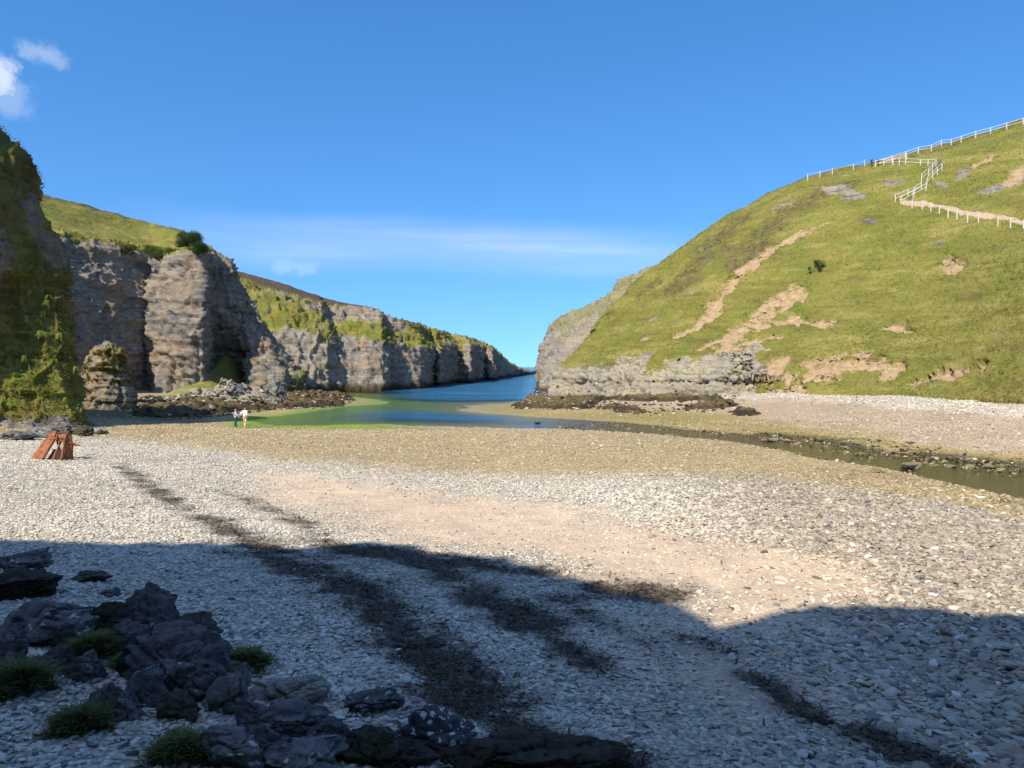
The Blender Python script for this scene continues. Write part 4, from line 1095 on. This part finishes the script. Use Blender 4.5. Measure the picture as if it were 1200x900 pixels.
def weed_lumps(pts_uv, n, label, seed, pale=.12):
    pl = [gpt(u, v) for u, v in pts_uv]; rng = np.random.default_rng(seed)
    xs = [p[0] for p in pl]; ys = [p[1] for p in pl]; x = rng.uniform(min(xs), max(xs), n*3); y = rng.uniform(min(ys), max(ys), n*3)
    k = inside(x, y, pl); x, y = x[k][:n], y[k][:n]; n = len(x); s = .18+.5*rng.random(n)**2.5
    dg = bpy.context.evaluated_depsgraph_get(); z = []
    for a, b in zip(x, y):
        h, loc, *_ = SC.ray_cast(dg, Vector((a, b, 3.2)), Vector((0, 0, -1)), distance=6); z.append(loc.z if h else .2)
    z = np.array(z); col = np.array([.03, .022, .014])*(.5+2.2*rng.random((n, 1))**2); q = rng.random(n) < pale; col[q] = np.array([.36, .33, .27])*(.6+.6*rng.random((q.sum(), 1)))
    q2 = (rng.random(n) < .25) & ~q; col[q2] = np.array([.12, .085, .03])
    o = scatter('weedy_stones', PEB1, np.stack([x, y, z], -1), np.stack([s, s*.8, s*.5], -1)*.6, rng.uniform(0, 6.28, n), col, M_STONE); tag(o, label, 'stones', kind='stuff')
weed_lumps([(150,488),(230,491),(268,487),(320,481),(400,477),(418,469),(405,461),(330,460),(260,462),(165,468)], 3800, 'loose dark and pale stones strewn over the left weedy shelf', 311)
weed_lumps([(598,479),(640,481),(700,480),(745,488),(870,477),(880,463),(760,464),(640,461),(612,470)], 3600, 'weedy and pale stones strewn along the foot of the right headland', 312, .22)
# ================================================================ rusty winch remains on the shingle
def winch():
    b = gpt(61, 538); r = empty('rusty_winch', b, math.radians(-8))
    tag(r, 'rusty orange iron winch frame standing on white shingle at the left', 'rusty winch')
    s = b[1]/900.0*1.02      # metres per survey pixel at its distance
    # profile coordinates in pixels from its base centre, x right, z up
    def pt(x, z, y=0): return (x*s, y, z*s)
    bm = bmesh.new(); bm_prism(bm, [pt(-23, 0, -.25), pt(-4.5, -.5, -.38), pt(1.5, 23, .05), pt(-12, 22.5, .1)], (.03, .05, .02))
    bm_obj('side_plate', bm, M_RUST, r)
    bm = bmesh.new(); bm_prism(bm, [pt(-9.5, 22.5, .08), pt(1.5, 23.5, .03), pt(3, 31, .12), pt(-1, 33, .16), pt(-5, 31.5, .16)], (.03, .06, .02)); bm_obj('top_bracket', bm, M_RUST, r)
    bm = bmesh.new(); bm_bar(bm, pt(-5, .5, -.35), pt(3, 25, .1), .07, .09); bm_obj('frame_bar', bm, M_RUST, r)
    bm = bmesh.new(); bm_bar(bm, pt(3.2, 25, .12), pt(-1, 6, .6), .06, .08); bm_obj('frame_bar', bm, M_RUST, r)
    bm = bmesh.new(); bm_prism(bm, [pt(17, 0, -.3), pt(20.5, 0, .2), pt(22.5, 17, .12), pt(21, 28, .1), pt(17.5, 26, .0), pt(16.5, 12, -.1)], (.04, .07, 0)); bm_obj('side_plate', bm, M_RUST, r)
    bm = bmesh.new(); bm_bar(bm, pt(18.5, -.2, -.36), pt(17, 26, .0), .06, .08); bm_obj('frame_bar', bm, M_RUST, r)
    bm = bmesh.new()
    mt = Matrix.Translation(Vector(pt(12.5, 21.5, .1))) @ (Vector(pt(28, 17.5, .14))-Vector(pt(1, 25, .1))).to_track_quat('Z', 'Y').to_matrix().to_4x4()
    bmesh.ops.create_cone(bm, cap_ends=True, segments=16, radius1=.055, radius2=.055, depth=27*s*1.04, matrix=mt); bm_obj('shaft', bm, M_RUST, r, True)
    bm = bmesh.new()
    mt2 = Matrix.Translation(Vector(pt(13, 26, .14))) @ Matrix.Rotation(math.radians(90), 4, 'Y')
    bmesh.ops.create_cone(bm, cap_ends=True, segments=20, radius1=.14, radius2=.14, depth=12*s, matrix=mt2)
    for x0 in (7.0, 18.6):
        m3 = Matrix.Translation(Vector(pt(x0, 26, .14))) @ Matrix.Rotation(math.radians(90), 4, 'Y')
        bmesh.ops.create_cone(bm, cap_ends=True, segments=20, radius1=.2, radius2=.2, depth=.04, matrix=m3)
    bm_obj('drum', bm, M_RUST, r)
    bm = bmesh.new(); bm_prism(bm, [pt(-4, -.5, -.14), pt(17.5, -.5, -.12), pt(16.5, 11.5, .08), pt(1, 12, .08)], (0, .05, -.02)); bm_obj('base_plate', bm, mat_plain('dark_iron', (.04, .022, .017), .9), r)
    bm = bmesh.new(); bm_bar(bm, pt(4, 1, -.1), pt(6, 22, .3), .07); bm_bar(bm, pt(4, 12, .3), pt(12.5, 1.0, .1), .05); bm_obj('brace', bm, M_RUST, r)
    bm = bmesh.new()
    bmesh.ops.create_cone(bm, cap_ends=True, segments=12, radius1=.07, radius2=.03, depth=.2, matrix=Matrix.Translation(Vector(pt(29.5, 16.8, .14))) @ Matrix.Rotation(math.radians(100), 4, 'Y')); bm_obj('axle_end', bm, M_RUST, r)
    bm = bmesh.new()
    bmesh.ops.create_cone(bm, cap_ends=True, segments=10, radius1=.045, radius2=.045, depth=.03, matrix=Matrix.Translation(Vector(pt(-11, 9, -.17))) @ Matrix.Rotation(math.radians(75), 4, 'X')); bm_obj('bolt', bm, M_RUST, r)
winch()
# ================================================================ people
def skin_mesh(name, pts, edges, radii, mat, parent, sub=2, root=0):
    me = bpy.data.meshes.new(name); me.from_pydata([tuple(float(c) for c in p) for p in pts], edges, []); me.update()
    o = bpy.data.objects.new(name, me); COL.objects.link(o)
    sk = o.modifiers.new('skin', 'SKIN'); sk.use_smooth_shade = True
    for i, v in enumerate(me.skin_vertices[0].data):
        r = radii[i]; v.radius = (r, r) if isinstance(r, (int, float)) else r; v.use_root = (i == root)
    sb = o.modifiers.new('sub', 'SUBSURF'); sb.levels = sub; sb.render_levels = sub
    dg = bpy.context.evaluated_depsgraph_get(); ev = o.evaluated_get(dg)
    m2 = bpy.data.meshes.new_from_object(ev); o.modifiers.clear(); o.data = m2; m2.name = name
    m2.materials.clear(); m2.materials.append(mat)
    for p in m2.polygons: p.use_smooth = True
    o.parent = parent
    return o
M_SKIN = mat_plain('skin', (.48, .28, .20), .6, .05, 3, bump=0)
def cloth(nm, c): return mat_plain(nm, c, .9, .12, 9)
def person(loc, rz, label, shirt, legs, hair, h=1.72, shorts=False, arm_l=(.12, .0, -.5), arm_r=(.12, .0, -.5), stride=.12, shoe=(.05, .05, .06), backpack=None, stoop=0.0, hat=None):
    r = empty('person', loc, rz); tag(r, label, 'person'); k = h/1.72
    def v(x, y, z): return np.array([x, y, z])*k
    S = stoop
    hip = v(0, 0, .93); belly = v(0, S*.3, 1.10); chest = v(0, S*.7, 1.30); neck = v(0, S+.01, 1.47); head0 = v(0, S+.02, 1.56); head1 = v(0, S+.03, 1.65)
    pts = [hip, belly, chest, neck, head0, head1]; rad = [(.15*k, .115*k), (.14*k, .105*k), (.175*k, .115*k), .055*k, .078*k, .082*k]
    E = [(0, 1), (1, 2), (2, 3), (3, 4), (4, 5)]
    legi, armi = [], []
    for s, st in ((-1, stride), (1, -stride)):
        i = len(pts); pts += [v(s*.10, 0, .86), v(s*.11, st*.5, .48), v(s*.11, st, .10), v(s*.12, st+.13, .035)]; rad += [.090*k, .060*k, .042*k, .036*k]
        E += [(0, i), (i, i+1), (i+1, i+2), (i+2, i+3)]; legi.append(i)
    for s, a in ((-1, arm_l), (1, arm_r)):
        i = len(pts); sh = v(s*.19, S*.9, 1.39); el = v(s*(.24+a[0]*.2), S*.7+a[1]*.4, 1.39+a[2]*.52*1.05); wr = v(s*(.24+a[0]), S*.6+a[1], 1.39+a[2]*1.05); hd = wr + (wr-el)/np.linalg.norm(wr-el)*.09*k
        pts += [sh, el, wr, hd]; rad += [.052*k, .040*k, .030*k, .034*k]; E += [(2, i), (i, i+1), (i+1, i+2), (i+2, i+3)]; armi.append(i)
    skin_mesh('body', pts, E, rad, M_SKIN, r)
    # face and fingers
    bm = bmesh.new(); hc = (head0+head1)/2
    bmesh.ops.create_cone(bm, cap_ends=True, segments=8, radius1=.018*k, radius2=.006*k, depth=.04*k, matrix=Matrix.Translation(Vector((hc + v(0, .088, .0)).tolist())) @ Matrix.Rotation(-.9, 4, 'X')); bm_obj('nose', bm, M_SKIN, r, True)
    for nm, xs, yy_, zz_, rr, mm in (('eye', (-.03, .03), .08, .022, .010, M_EYE), ('ear', (-.085, .085), .0, .0, .022, M_SKIN)):
        for x in xs:
            bm = bmesh.new(); bmesh.ops.create_icosphere(bm, subdivisions=2, radius=rr*k, matrix=Matrix.Translation(Vector((hc+v(x, yy_, zz_)).tolist()))); bm_obj(nm, bm, mm, r, True)
    for i in armi:
        hd, wr = pts[i+3], pts[i+2]; d = (hd-wr)/np.linalg.norm(hd-wr)
        for j in range(5):
            off = np.array([0, (j-1.5)*.018, 0])*k if j < 4 else np.array([0, .045, .02])*k
            a = hd+off*.7; L = (.07 if j < 4 else .045)*k*(1-.12*abs(j-1.6))
            skin_mesh('finger', [a, a+d*L*.5+off*.15, a+d*L+off*.1+np.array([.012, 0, 0])*k], [(0, 1), (1, 2)], [.010*k, .009*k, .007*k], M_SKIN, r, 1)
    # clothing
    sh = [hip*np.array([1, 1, 1])+v(0, 0, -.03), belly, chest, v(0, S*.98, 1.44)]; sr = [(.175*k, .14*k), (.165*k, .13*k), (.20*k, .14*k), .075*k]
    se = [(0, 1), (1, 2), (2, 3)]
    for i in armi:
        j = len(sh); sh += [pts[i], pts[i+1]*.96+pts[i]*.04]; sr += [.075*k, .062*k]; se += [(2, j), (j, j+1)]
        if not shorts: sh += [pts[i+2]*.95+pts[i+1]*.05]; sr += [.048*k]; se += [(j+1, j+2)]
    skin_mesh('shirt', sh, se, sr, cloth('shirt_cloth', shirt), r)
    tr = [hip+v(0, 0, .04)]; rr = [(.17*k, .135*k)]; te = []
    for i in legi:
        j = len(tr); tr += [pts[i], pts[i+1]]; rr += [.115*k, .085*k]; te += [(0, j), (j, j+1)]
        if not shorts: tr += [pts[i+2]+v(0, 0, .02)]; rr += [.068*k]; te += [(j+1, j+2)]
    skin_mesh('shorts' if shorts else 'trousers', tr, te, rr, cloth('trouser_cloth', legs), r)
    hr = [hc+v(0, -.03, -.01), hc+v(0, -.025, .05), hc+v(0, .02, .075)]; skin_mesh('hair', hr, [(0, 1), (1, 2)], [.080*k, .085*k, .068*k], cloth('hair', hair), r)
    for i in legi:
        skin_mesh('shoe', [pts[i+2]-v(0, .05, .055), pts[i+3]+v(0, .03, -.002)], [(0, 1)], [.050*k, .042*k], cloth('shoe', shoe), r, 1)
    if backpack:
        bp = [v(0, S*.7-.20, 1.08), v(0, S*.8-.21, 1.36)]; skin_mesh('backpack', bp, [(0, 1)], [(.15*k, .10*k), (.14*k, .09*k)], cloth('backpack_cloth', backpack), r)
    return r
M_EYE = mat_plain('eye', (.02, .015, .012), .3, .0, 3, bump=0)
person(gpt(276, 502), math.radians(-70), 'person in a lilac top and teal trousers standing side-on beside the one in white', (.50, .48, .58), (.02, .10, .13), (.42, .36, .26), 1.60, arm_l=(.04, .32, -.30), arm_r=(.04, .30, -.34), stride=.04, shoe=(.4, .38, .4))
person(gpt(287.3, 502), math.radians(150), 'person in a white shirt and pale beige trousers facing the water', (.80, .80, .80), (.56, .47, .30), (.10, .07, .05), 1.76, arm_l=(.10, .12, -.33), arm_r=(.05, .26, -.26), stride=.08, shoe=(.45, .4, .3))
# ================================================================ fences, path and walkers on the hill
def sm(p, up=0): return p + np.array([0, 0, up])
def walk_line(hit, pts, spacing):
    q = [hit(*p) for p in pts]; out = [q[0]]; acc = 0
    for a, b in zip(q[:-1], q[1:]):
        L = np.linalg.norm(b-a); n = max(1, int(round(L/spacing)))
        for i in range(1, n+1): out.append(a+(b-a)*i/n)
    return out
def ground_on(hit, p):
    d = (hit.V[:, 0]-p[0])**2+(hit.V[:, 1]-p[1])**2; idx = np.argpartition(d, 6)[:6]; return float(np.mean(hit.V[idx, 2]))
def fence(label, pts, spacing, rails, H=1.15, pw=.09, rw=.045, lift=0.0, hit=None, name='timber_fence'):
    pl = walk_line(hit or HR, pts, spacing)
    r = empty(name, pl[0]); tag(r, label, 'fence', 'fences on the hillside'); o0 = pl[0]
    base = []
    for p in pl:
        g_ = np.array([p[0], p[1], ground_on(hit or HR, p)+lift]) - o0; base.append(g_)
        bm = bmesh.new(); bm_bar(bm, g_-np.array([0, 0, .3+lift]), g_+np.array([0, 0, H]), pw, pw, Vector((0, 1, 0)));
        bm_obj('post', bm, M_WHITE, r)
    for k, (a, b) in enumerate(zip(base[:-1], base[1:])):
        for hh in rails:
            bm = bmesh.new(); bm_bar(bm, a+np.array([0, -.02, hh]), b+np.array([0, -.02, hh]), rw*.6, rw); bm_obj('rail', bm, M_WHITE, r)
fence('post and wire fence along the ridge left of the dark-clothed walker', [(946,210),(975,203),(1000,197),(1012,193)], 2.7, (1.0,), H=1.15, rw=.035)
fence('white railing climbing along the skyline of the ridge to the right edge', [(1028,192),(1060,182),(1090,175),(1125,165),(1160,155),(1200,143),(1225,137)], 2.0, (1.05, .6), pw=.10, rw=.055)
fence('second white railing close beside the skyline one', [(1024,194),(1045,188),(1062,184)], 1.6, (1.05, .6), pw=.10, rw=.055)
fence('white railing along the upper flight from the walker to the bend', [(1029,193),(1045,191),(1060,191),(1078,193),(1095,194)], 1.9, (1.1, .55), pw=.10, rw=.06)
fence('outer white railing zigzagging down the steps on the hillside', [(1095,194),(1088,205),(1080,212),(1079,221),(1064,228),(1048,236)], 1.5, (1.1, .55), pw=.10, rw=.06)
fence('inner white railing of the zigzag steps', [(1102,197),(1092,208),(1086,215),(1084,222),(1070,231),(1056,239)], 1.5, (1.1, .55), pw=.10, rw=.06)
fence('row of pale posts along the lower path to the right edge', [(1055,239),(1068,242),(1080,245),(1100,250),(1120,254),(1145,259),(1170,263),(1200,267),(1230,272)], 1.95, (.95,), H=1.2, pw=.11, rw=.02)
person(HR(1019.5, 194), math.radians(100), 'person in dark clothes with a pale bag standing at the top railing on the skyline', (.03, .03, .04), (.03, .03, .05), (.04, .03, .02), 1.7, stride=.2, backpack=(.45, .42, .42), arm_l=(.1, .1, -.45), arm_r=(.1, .15, -.4))
person(HR(1100.5, 195), math.radians(200), 'person in grey-brown clothes at the bend of the hillside steps', (.16, .12, .10), (.14, .12, .12), (.05, .04, .03), 1.7, stride=.15)
def path():
    q = [HR(u, v) for u, v in ((1056,236),(1085,241),(1110,246),(1145,253),(1180,258),(1215,263),(1245,268))]
    rows = []
    for p in q:
        for _ in range(1): rows.append(p)
    k = np.linspace(0, len(q)-1, 120); L = linear(np.array(q), k)
    R = []
    for j in range(9):
        t = j/8; r = L + np.array([0, 1, 0])*(t*1.9-.2) + np.array([.3, 0, 0])*t
        zz = np.array([ground_on(HR, p) for p in r]); r = r.copy(); r[:, 2] = zz + .16 + .05*fbm(r*1.2, 2, 5); R.append(r)
    R = np.array(R); R[0, :, 2] -= .5; R[-1, :, 2] -= .5
    col = np.broadcast_to(np.array([.36, .27, .19]), (R.size//3, 3))
    o = mesh_np('path', R.reshape(-1, 3), grid_faces(9, 120), mat_vcol('path_gravel', .95, .3, 4, .5), cols={'col': col}); tag(o, kind='structure')
path()
# ================================================================ bushes and ferns
def bush(name, loc, rx, ry, rz_, label, cat, seed, c0, c1, n=5000, leaf=.16, parent_trunk=True, lumps=13):
    rng = np.random.default_rng(seed); r = empty(name, loc); tag(r, label, cat)
    cen = rng.normal(0, .52, (lumps, 3))*np.array([rx, ry, rz_*.6]) + np.array([0, 0, rz_*.55]); rad = rng.uniform(.2, .5, lumps)
    i = rng.integers(0, lumps, n); d = rng.normal(size=(n, 3)); d /= np.linalg.norm(d, axis=1, keepdims=True)
    p = cen[i] + d*(rad[i]*(.55+.5*rng.random(n)))[:, None]*np.array([rx, ry, rz_]); p[:, 2] = np.maximum(p[:, 2], -.1)
    s = leaf*.75*(.5+.9*rng.random(n)); t = np.clip(.5+.6*fbm(p*1.3, 2, seed)+rng.normal(0, .25, n), 0, 1)[:, None]
    col = np.array(c0)*(1-t)+np.array(c1)*t
    o = scatter('crown', LEAVES, p, np.stack([s, s, s], -1), rng.uniform(0, 6.28, n), col, M_LEAF, tilt=.9); o.parent = r
    bm = bmesh.new()
    for j in range(lumps):
        a = Vector((0, 0, -.3)); b = Vector(cen[j].tolist()); m_ = (a+b)/2 + Vector((rng.normal(0, .1), rng.normal(0, .1), -.05*rz_))
        bm_bar(bm, a, m_, .08*rx**.5+.02); bm_bar(bm, m_, b, .05*rx**.5)
    bm_obj('trunk', bm, M_BARK, r)
M_BARK = mat_plain('bark', (.10, .075, .055), .95, .3, 6)
def at_c(u, v): return HC(u, v)
bush('bush', at_c(224, 284)+np.array([0, -.5, -.4]), 2.0, 1.5, 2.0, 'dark green bush clinging to the skyline corner of the left cliff', 'bush', 401, (.02, .045, .012), (.06, .11, .025), 6000, .28)
bush('bush', at_c(232, 297)+np.array([.3, -.6, 0]), 1.5, 1.2, 1.3, 'smaller dark bush just below the one on the skyline corner', 'bush', 402, (.02, .045, .012), (.06, .11, .025), 3000, .26)
bush('bush', at_c(182, 298), 2.0, 1.2, 1.2, 'green bush on the edge above the lit cliff buttress', 'bush', 403, (.05, .09, .018), (.12, .17, .03), 3000, .24)
bush('bush', at_c(150, 294), 1.6, 1.0, 1.0, 'low green bush on the cliff edge above the shaded wall', 'bush', 404, (.05, .09, .018), (.12, .16, .03), 2000, .24)
bush('bush', HR(958, 316), .85, .8, 1.2, 'small lone dark green bush on the grassy right hill', 'bush', 405, (.03, .06, .015), (.07, .11, .03), 1800, .17)
def mound():
    X, Y = np.meshgrid(np.arange(-53, -37, .22), np.arange(101, 125, .3)); p = np.stack([X, Y, X*0], -1)
    t = np.clip((Y-104)/17, 0, 1); Z = .9 + 6.0*t*np.exp(-((X+45.2+.06*(Y-120))/(2.0+1.6*(1-t)+.8))**2) + .35*fbm(p*.5, 4, 61) + .12*fbm(p*2, 3, 62) - 1.2*sstep(.25, 0, t)
    V = np.stack([X, Y, Z], -1).reshape(-1, 3); q = np.ones(len(V))
    o = mesh_np('grassy_mound', V, grid_faces(*X.shape), M_TER, attrs={'grass': np.clip(q*.7 + .9*(fbm(V*.4, 3, 63)) + .2*(V[:, 2] > 2.2), 0, 1), 'scar': q*0, 'heather': q*0, 'weed': q*0, 'pale': q*.3})
    tag(o, 'bright green grassy mound at the foot of the shaded cliff recess', 'grassy mound')
mound()
def fern(u, v, size, label, seed):
    rng = np.random.default_rng(seed); b = HB(u, v)
    V, Fc, Cc = [np.array([-.02, 0, 0]), np.array([.02, 0, 0])], [], [np.array([.15, .23, .035])]*2
    for f in range(8):
        a = -math.pi/2 + rng.uniform(-1.35, 1.35); L = size*rng.uniform(.6, 1.05); up = rng.uniform(.35, .9); g_ = rng.uniform(.7, 1.35)
        N = 13; pl_, pr_ = 0, 1
        sd = np.array([-math.sin(a), math.cos(a), 0])
        for i in range(1, N+1):
            t = i/N; c = np.array([math.cos(a)*L*t*.62, math.sin(a)*L*t*.62, L*(up*t-1.35*t*t)])
            dn = np.array([math.cos(a)*.4, math.sin(a)*.4, up-2.7*t]); dn /= np.linalg.norm(dn)
            w = L*.22*math.sin(math.pi*min(1, t*.85+.12))**.8
            n = len(V); V += [c-sd*.012, c+sd*.012]; Fc.append([pl_, pr_, n+1, n]); pl_, pr_ = n, n+1
            for s, root in ((-1, n), (1, n+1)):
                e = c+sd*s*w + dn*L*.04; m_ = len(V); V += [e+dn*.015, c+sd*s*w*.5-dn*L*.035, c+sd*s*w*.55+dn*L*.04]
                Fc += [[root, m_+1, m_, m_+2]]
            Cc += [np.array([.17, .25, .035])*g_]*8
    o = mesh_np('fern', np.array(V), np.array(Fc), M_LEAF, cols={'col': np.array(Cc)}, loc=b+np.array([.05, -.3, .25])); tag(o, label, 'fern', 'ferns on the near left cliff')
HB = Hit(BUTT[1])
_fl = [(40,345,1.1,'highest bright fern on the near left cliff'),(56,357,1.0,'fern just right of and below the highest one'),(52,368,1.2,None),(60,350,.9,None),(50,392,1.1,None),(72,396,1.0,'bright fern close to the right edge of the cliff, level with the pillar top'),(80,390,.8,None),(60,412,1.0,None),
 (66,425,1.1,None),(48,378,.9,None),(30,420,.9,None),(20,440,.9,None),(92,432,.9,'fern at the right edge of the cliff beside the pillar'),(70,445,.8,None),(35,375,.9,None),(25,460,.9,None),(96,478,.9,'lowest fern, at the right foot of the near cliff'),(80,470,.8,None),(14,475,.8,None),(8,320,.9,None)]
for k, (u, v, s_, lab) in enumerate(_fl): fern(u, v, s_*.62, lab or 'bright green fern among the brown and green growth of the near left cliff', 500+k)
# rocks at the foot of the near cliff
for k, (u, v, w_, h_, m_, lab) in enumerate([(12,508,44,16,M_B1,'dark rock at the left edge below the ferny cliff'),(44,503,34,20,M_B2,'grey rock behind the rusty winch'),(72,499,36,20,M_B1,'dark cracked rock under the ferns, right of the winch'),(94,503,24,18,M_B3,'mossy yellow-green rock at the right foot of the ferny cliff'),(114,504,22,10,M_B8,'low pale rock at the edge of the cliff shadow')]):
    b = gpt(u, v+h_*.5); W = w_*b[1]/900*.5
    boulder('cliff_foot_rock', b+np.array([0, W*.6, 0]), W*1.15, W*.8, h_*b[1]/900*.55, random.uniform(-.3, .3), m_, 240+k, lab, 'rocks at the foot of the near cliff', strata=.06, bury=.25)
# ================================================================ light, sky, camera
w = bpy.data.worlds.new('World'); SC.world = w; w.use_nodes = True
nt = w.node_tree; nt.nodes.clear()
sky = nt.nodes.new('ShaderNodeTexSky'); sky.sky_type = 'NISHITA'; sky.sun_disc = False
sky.sun_elevation = math.asin(-SUN[2]); sky.sun_rotation = math.atan2(-SUN[0], -SUN[1])
sky.altitude = 0; sky.air_density = 1.0; sky.dust_density = .05; sky.ozone_density = 2.0
# look a little above the horizon's thickest air: the northern air here is clean
_t = nt.nodes.new('ShaderNodeTexCoord'); _a = nt.nodes.new('ShaderNodeVectorMath'); _a.operation = 'ADD'; _a.inputs[1].default_value = (0, 0, .18)
_n = nt.nodes.new('ShaderNodeVectorMath'); _n.operation = 'NORMALIZE'; nt.links.new(_t.outputs['Generated'], _a.inputs[0]); nt.links.new(_a.outputs[0], _n.inputs[0]); nt.links.new(_n.outputs[0], sky.inputs[0])
bg = nt.nodes.new('ShaderNodeBackground'); out = nt.nodes.new('ShaderNodeOutputWorld')
tc = nt.nodes.new('ShaderNodeTexCoord'); sp = nt.nodes.new('ShaderNodeSeparateXYZ'); nt.links.new(tc.outputs['Generated'], sp.inputs[0])
def wm(op, a, b=0.0, clamp=False):
    m = nt.nodes.new('ShaderNodeMath'); m.operation = op; m.use_clamp = clamp
    for i, v in enumerate((a, b)):
        if isinstance(v, bpy.types.NodeSocket): nt.links.new(v, m.inputs[i])
        else: m.inputs[i].default_value = v
    return m.outputs[0]
def wramp(f, stops):
    r = nt.nodes.new('ShaderNodeValToRGB'); nt.links.new(f, r.inputs[0]); cr = r.color_ramp
    while len(cr.elements) < len(stops): cr.elements.new(.5)
    for e, (p, c) in zip(cr.elements, stops): e.position = p; e.color = (c, c, c, 1)
    return r.outputs[0]
def wnoise(scale, detail=4, st=(1, 1, 1), rough=.55):
    m = nt.nodes.new('ShaderNodeMapping'); m.inputs['Scale'].default_value = st; nt.links.new(tc.outputs['Generated'], m.inputs['Vector'])
    n = nt.nodes.new('ShaderNodeTexNoise'); nt.links.new(m.outputs[0], n.inputs['Vector']); n.inputs['Scale'].default_value = scale
    n.inputs['Detail'].default_value = detail; n.inputs['Roughness'].default_value = rough; return n.outputs['Fac']
az = wm('ARCTAN2', sp.outputs['X'], sp.outputs['Y']); el = wm('ARCSINE', sp.outputs['Z'])
def band(x, c, hw, soft):
    d = wm('ABSOLUTE', wm('SUBTRACT', x, c)); return wm('SUBTRACT', 1.0, wm('DIVIDE', wm('SUBTRACT', d, hw), soft), True)
def smoothcl(x):
    return wm('MULTIPLY', wm('MULTIPLY', x, x), wm('SUBTRACT', 3.0, wm('MULTIPLY', x, 2.0)))
cir_n = wramp(wnoise(2.2, 5, (1.2, 1.2, 14)), [(.36, 0), (.62, 1)])
el2 = wm('ADD', el, wm('MULTIPLY', wm('SUBTRACT', wnoise(3, 3), .5), .03))
elc = wm('SUBTRACT', .152, wm('MULTIPLY', wm('ADD', az, .1), .03))
dl = wm('ABSOLUTE', wm('SUBTRACT', el2, elc))
cb1 = wm('SUBTRACT', 1.0, wm('DIVIDE', dl, .044), True)
cir = wm('MULTIPLY', wm('MULTIPLY', smoothcl(cb1), smoothcl(band(az, -.08, .15, .28))), wm('ADD', wm('MULTIPLY', cir_n, .6), .4))
def puff(a0, e0, ra, re, thr, sc, pw=1.0):
    da = wm('DIVIDE', wm('SUBTRACT', az, a0), ra); de = wm('DIVIDE', wm('SUBTRACT', el, e0), re)
    r = wm('SQRT', wm('ADD', wm('MULTIPLY', da, da), wm('MULTIPLY', de, de)))
    v = wm('SUBTRACT', wm('ADD', wm('SUBTRACT', 1.0, r), wm('MULTIPLY', wm('SUBTRACT', wnoise(sc, 6, (1, 1, 1), .68), .5), 2.2)), thr)
    return wm('MULTIPLY', smoothcl(wm('MULTIPLY', v, 1.3, True)), pw)
def ae(u, v):
    d = P(u, v, 1) - CAM; d /= np.linalg.norm(d); return math.atan2(d[0], d[1]), math.asin(d[2])
parts = [wm('MULTIPLY', cir, .42)]
for (u, v, ru, rv, pw, sc) in ((-14, 86, 30, 26, .6, 34), (48, 62, 30, 14, .24, 40), (2, 112, 34, 24, .2, 22), (345, 312, 34, 12, .20, 34)):
    a_, e_ = ae(u, v); parts.append(puff(a_, e_, ru/900, rv/900, .0, sc, pw))
# made-up broken cloud overhead and behind the viewpoint, unseen, added as neutral fill light
ovh = wm('MAXIMUM', wramp(sp.outputs['Z'], [(.62, 0), (.78, 1)]), wm('MULTIPLY', wramp(wm('MULTIPLY', sp.outputs['Y'], -1.0), [(.05, 0), (.35, 1)]), wramp(sp.outputs['Z'], [(.0, 0), (.1, 1)])))
parts.append(wm('MULTIPLY', ovh, wramp(wnoise(2.6, 6, (1, 1, 1.6), .6), [(.46, 0), (.62, .6)])))
tot = parts[0]
for q in parts[1:]: tot = wm('MAXIMUM', tot, q)
# saturate the clear blue the way the clean northern air looks
hs = nt.nodes.new('ShaderNodeHueSaturation'); nt.links.new(sky.outputs[0], hs.inputs['Color']); hs.inputs['Saturation'].default_value = 1.30; hs.inputs['Value'].default_value = 1.0
tint = nt.nodes.new('ShaderNodeMix'); tint.data_type = 'RGBA'; tint.blend_type = 'MULTIPLY'; tint.inputs[0].default_value = 1; nt.links.new(hs.outputs[0], tint.inputs[6]); tint.inputs[7].default_value = (.93, 1.0, 1.05, 1)
mxn = nt.nodes.new('ShaderNodeMix'); mxn.data_type = 'RGBA'; nt.links.new(tot, mxn.inputs[0]); nt.links.new(tint.outputs[2], mxn.inputs[6])
mxn.inputs[7].default_value = (4.9, 5.1, 5.4, 1)
nt.links.new(mxn.outputs[2], bg.inputs[0]); bg.inputs[1].default_value = .15
nt.links.new(bg.outputs[0], out.inputs[0])
sl = bpy.data.lights.new('sun', 'SUN'); sl.energy = 4.7; sl.angle = math.radians(.53); sl.color = (1, .89, .69)
so = bpy.data.objects.new('sun', sl); COL.objects.link(so); so.rotation_euler = Vector(SUN.tolist()).to_track_quat('-Z', 'Y').to_euler()
so.location = (-20, -30, 60)
cd = bpy.data.cameras.new('camera'); co = bpy.data.objects.new('camera', cd); COL.objects.link(co)
cd.sensor_width = 36; cd.lens = 27; cd.clip_start = .1; cd.clip_end = 90000
co.location = tuple(CAM); co.rotation_euler = (math.radians(90)-PITCH, 0, 0); SC.camera = co
vs = SC.view_settings; vs.view_transform = 'Standard'; vs.look = 'None'; vs.gamma = 1; vs.use_curve_mapping = False; vs.exposure = .6
SC.render.engine = 'CYCLES'; SC.cycles.max_bounces = 6; SC.cycles.transparent_max_bounces = 8
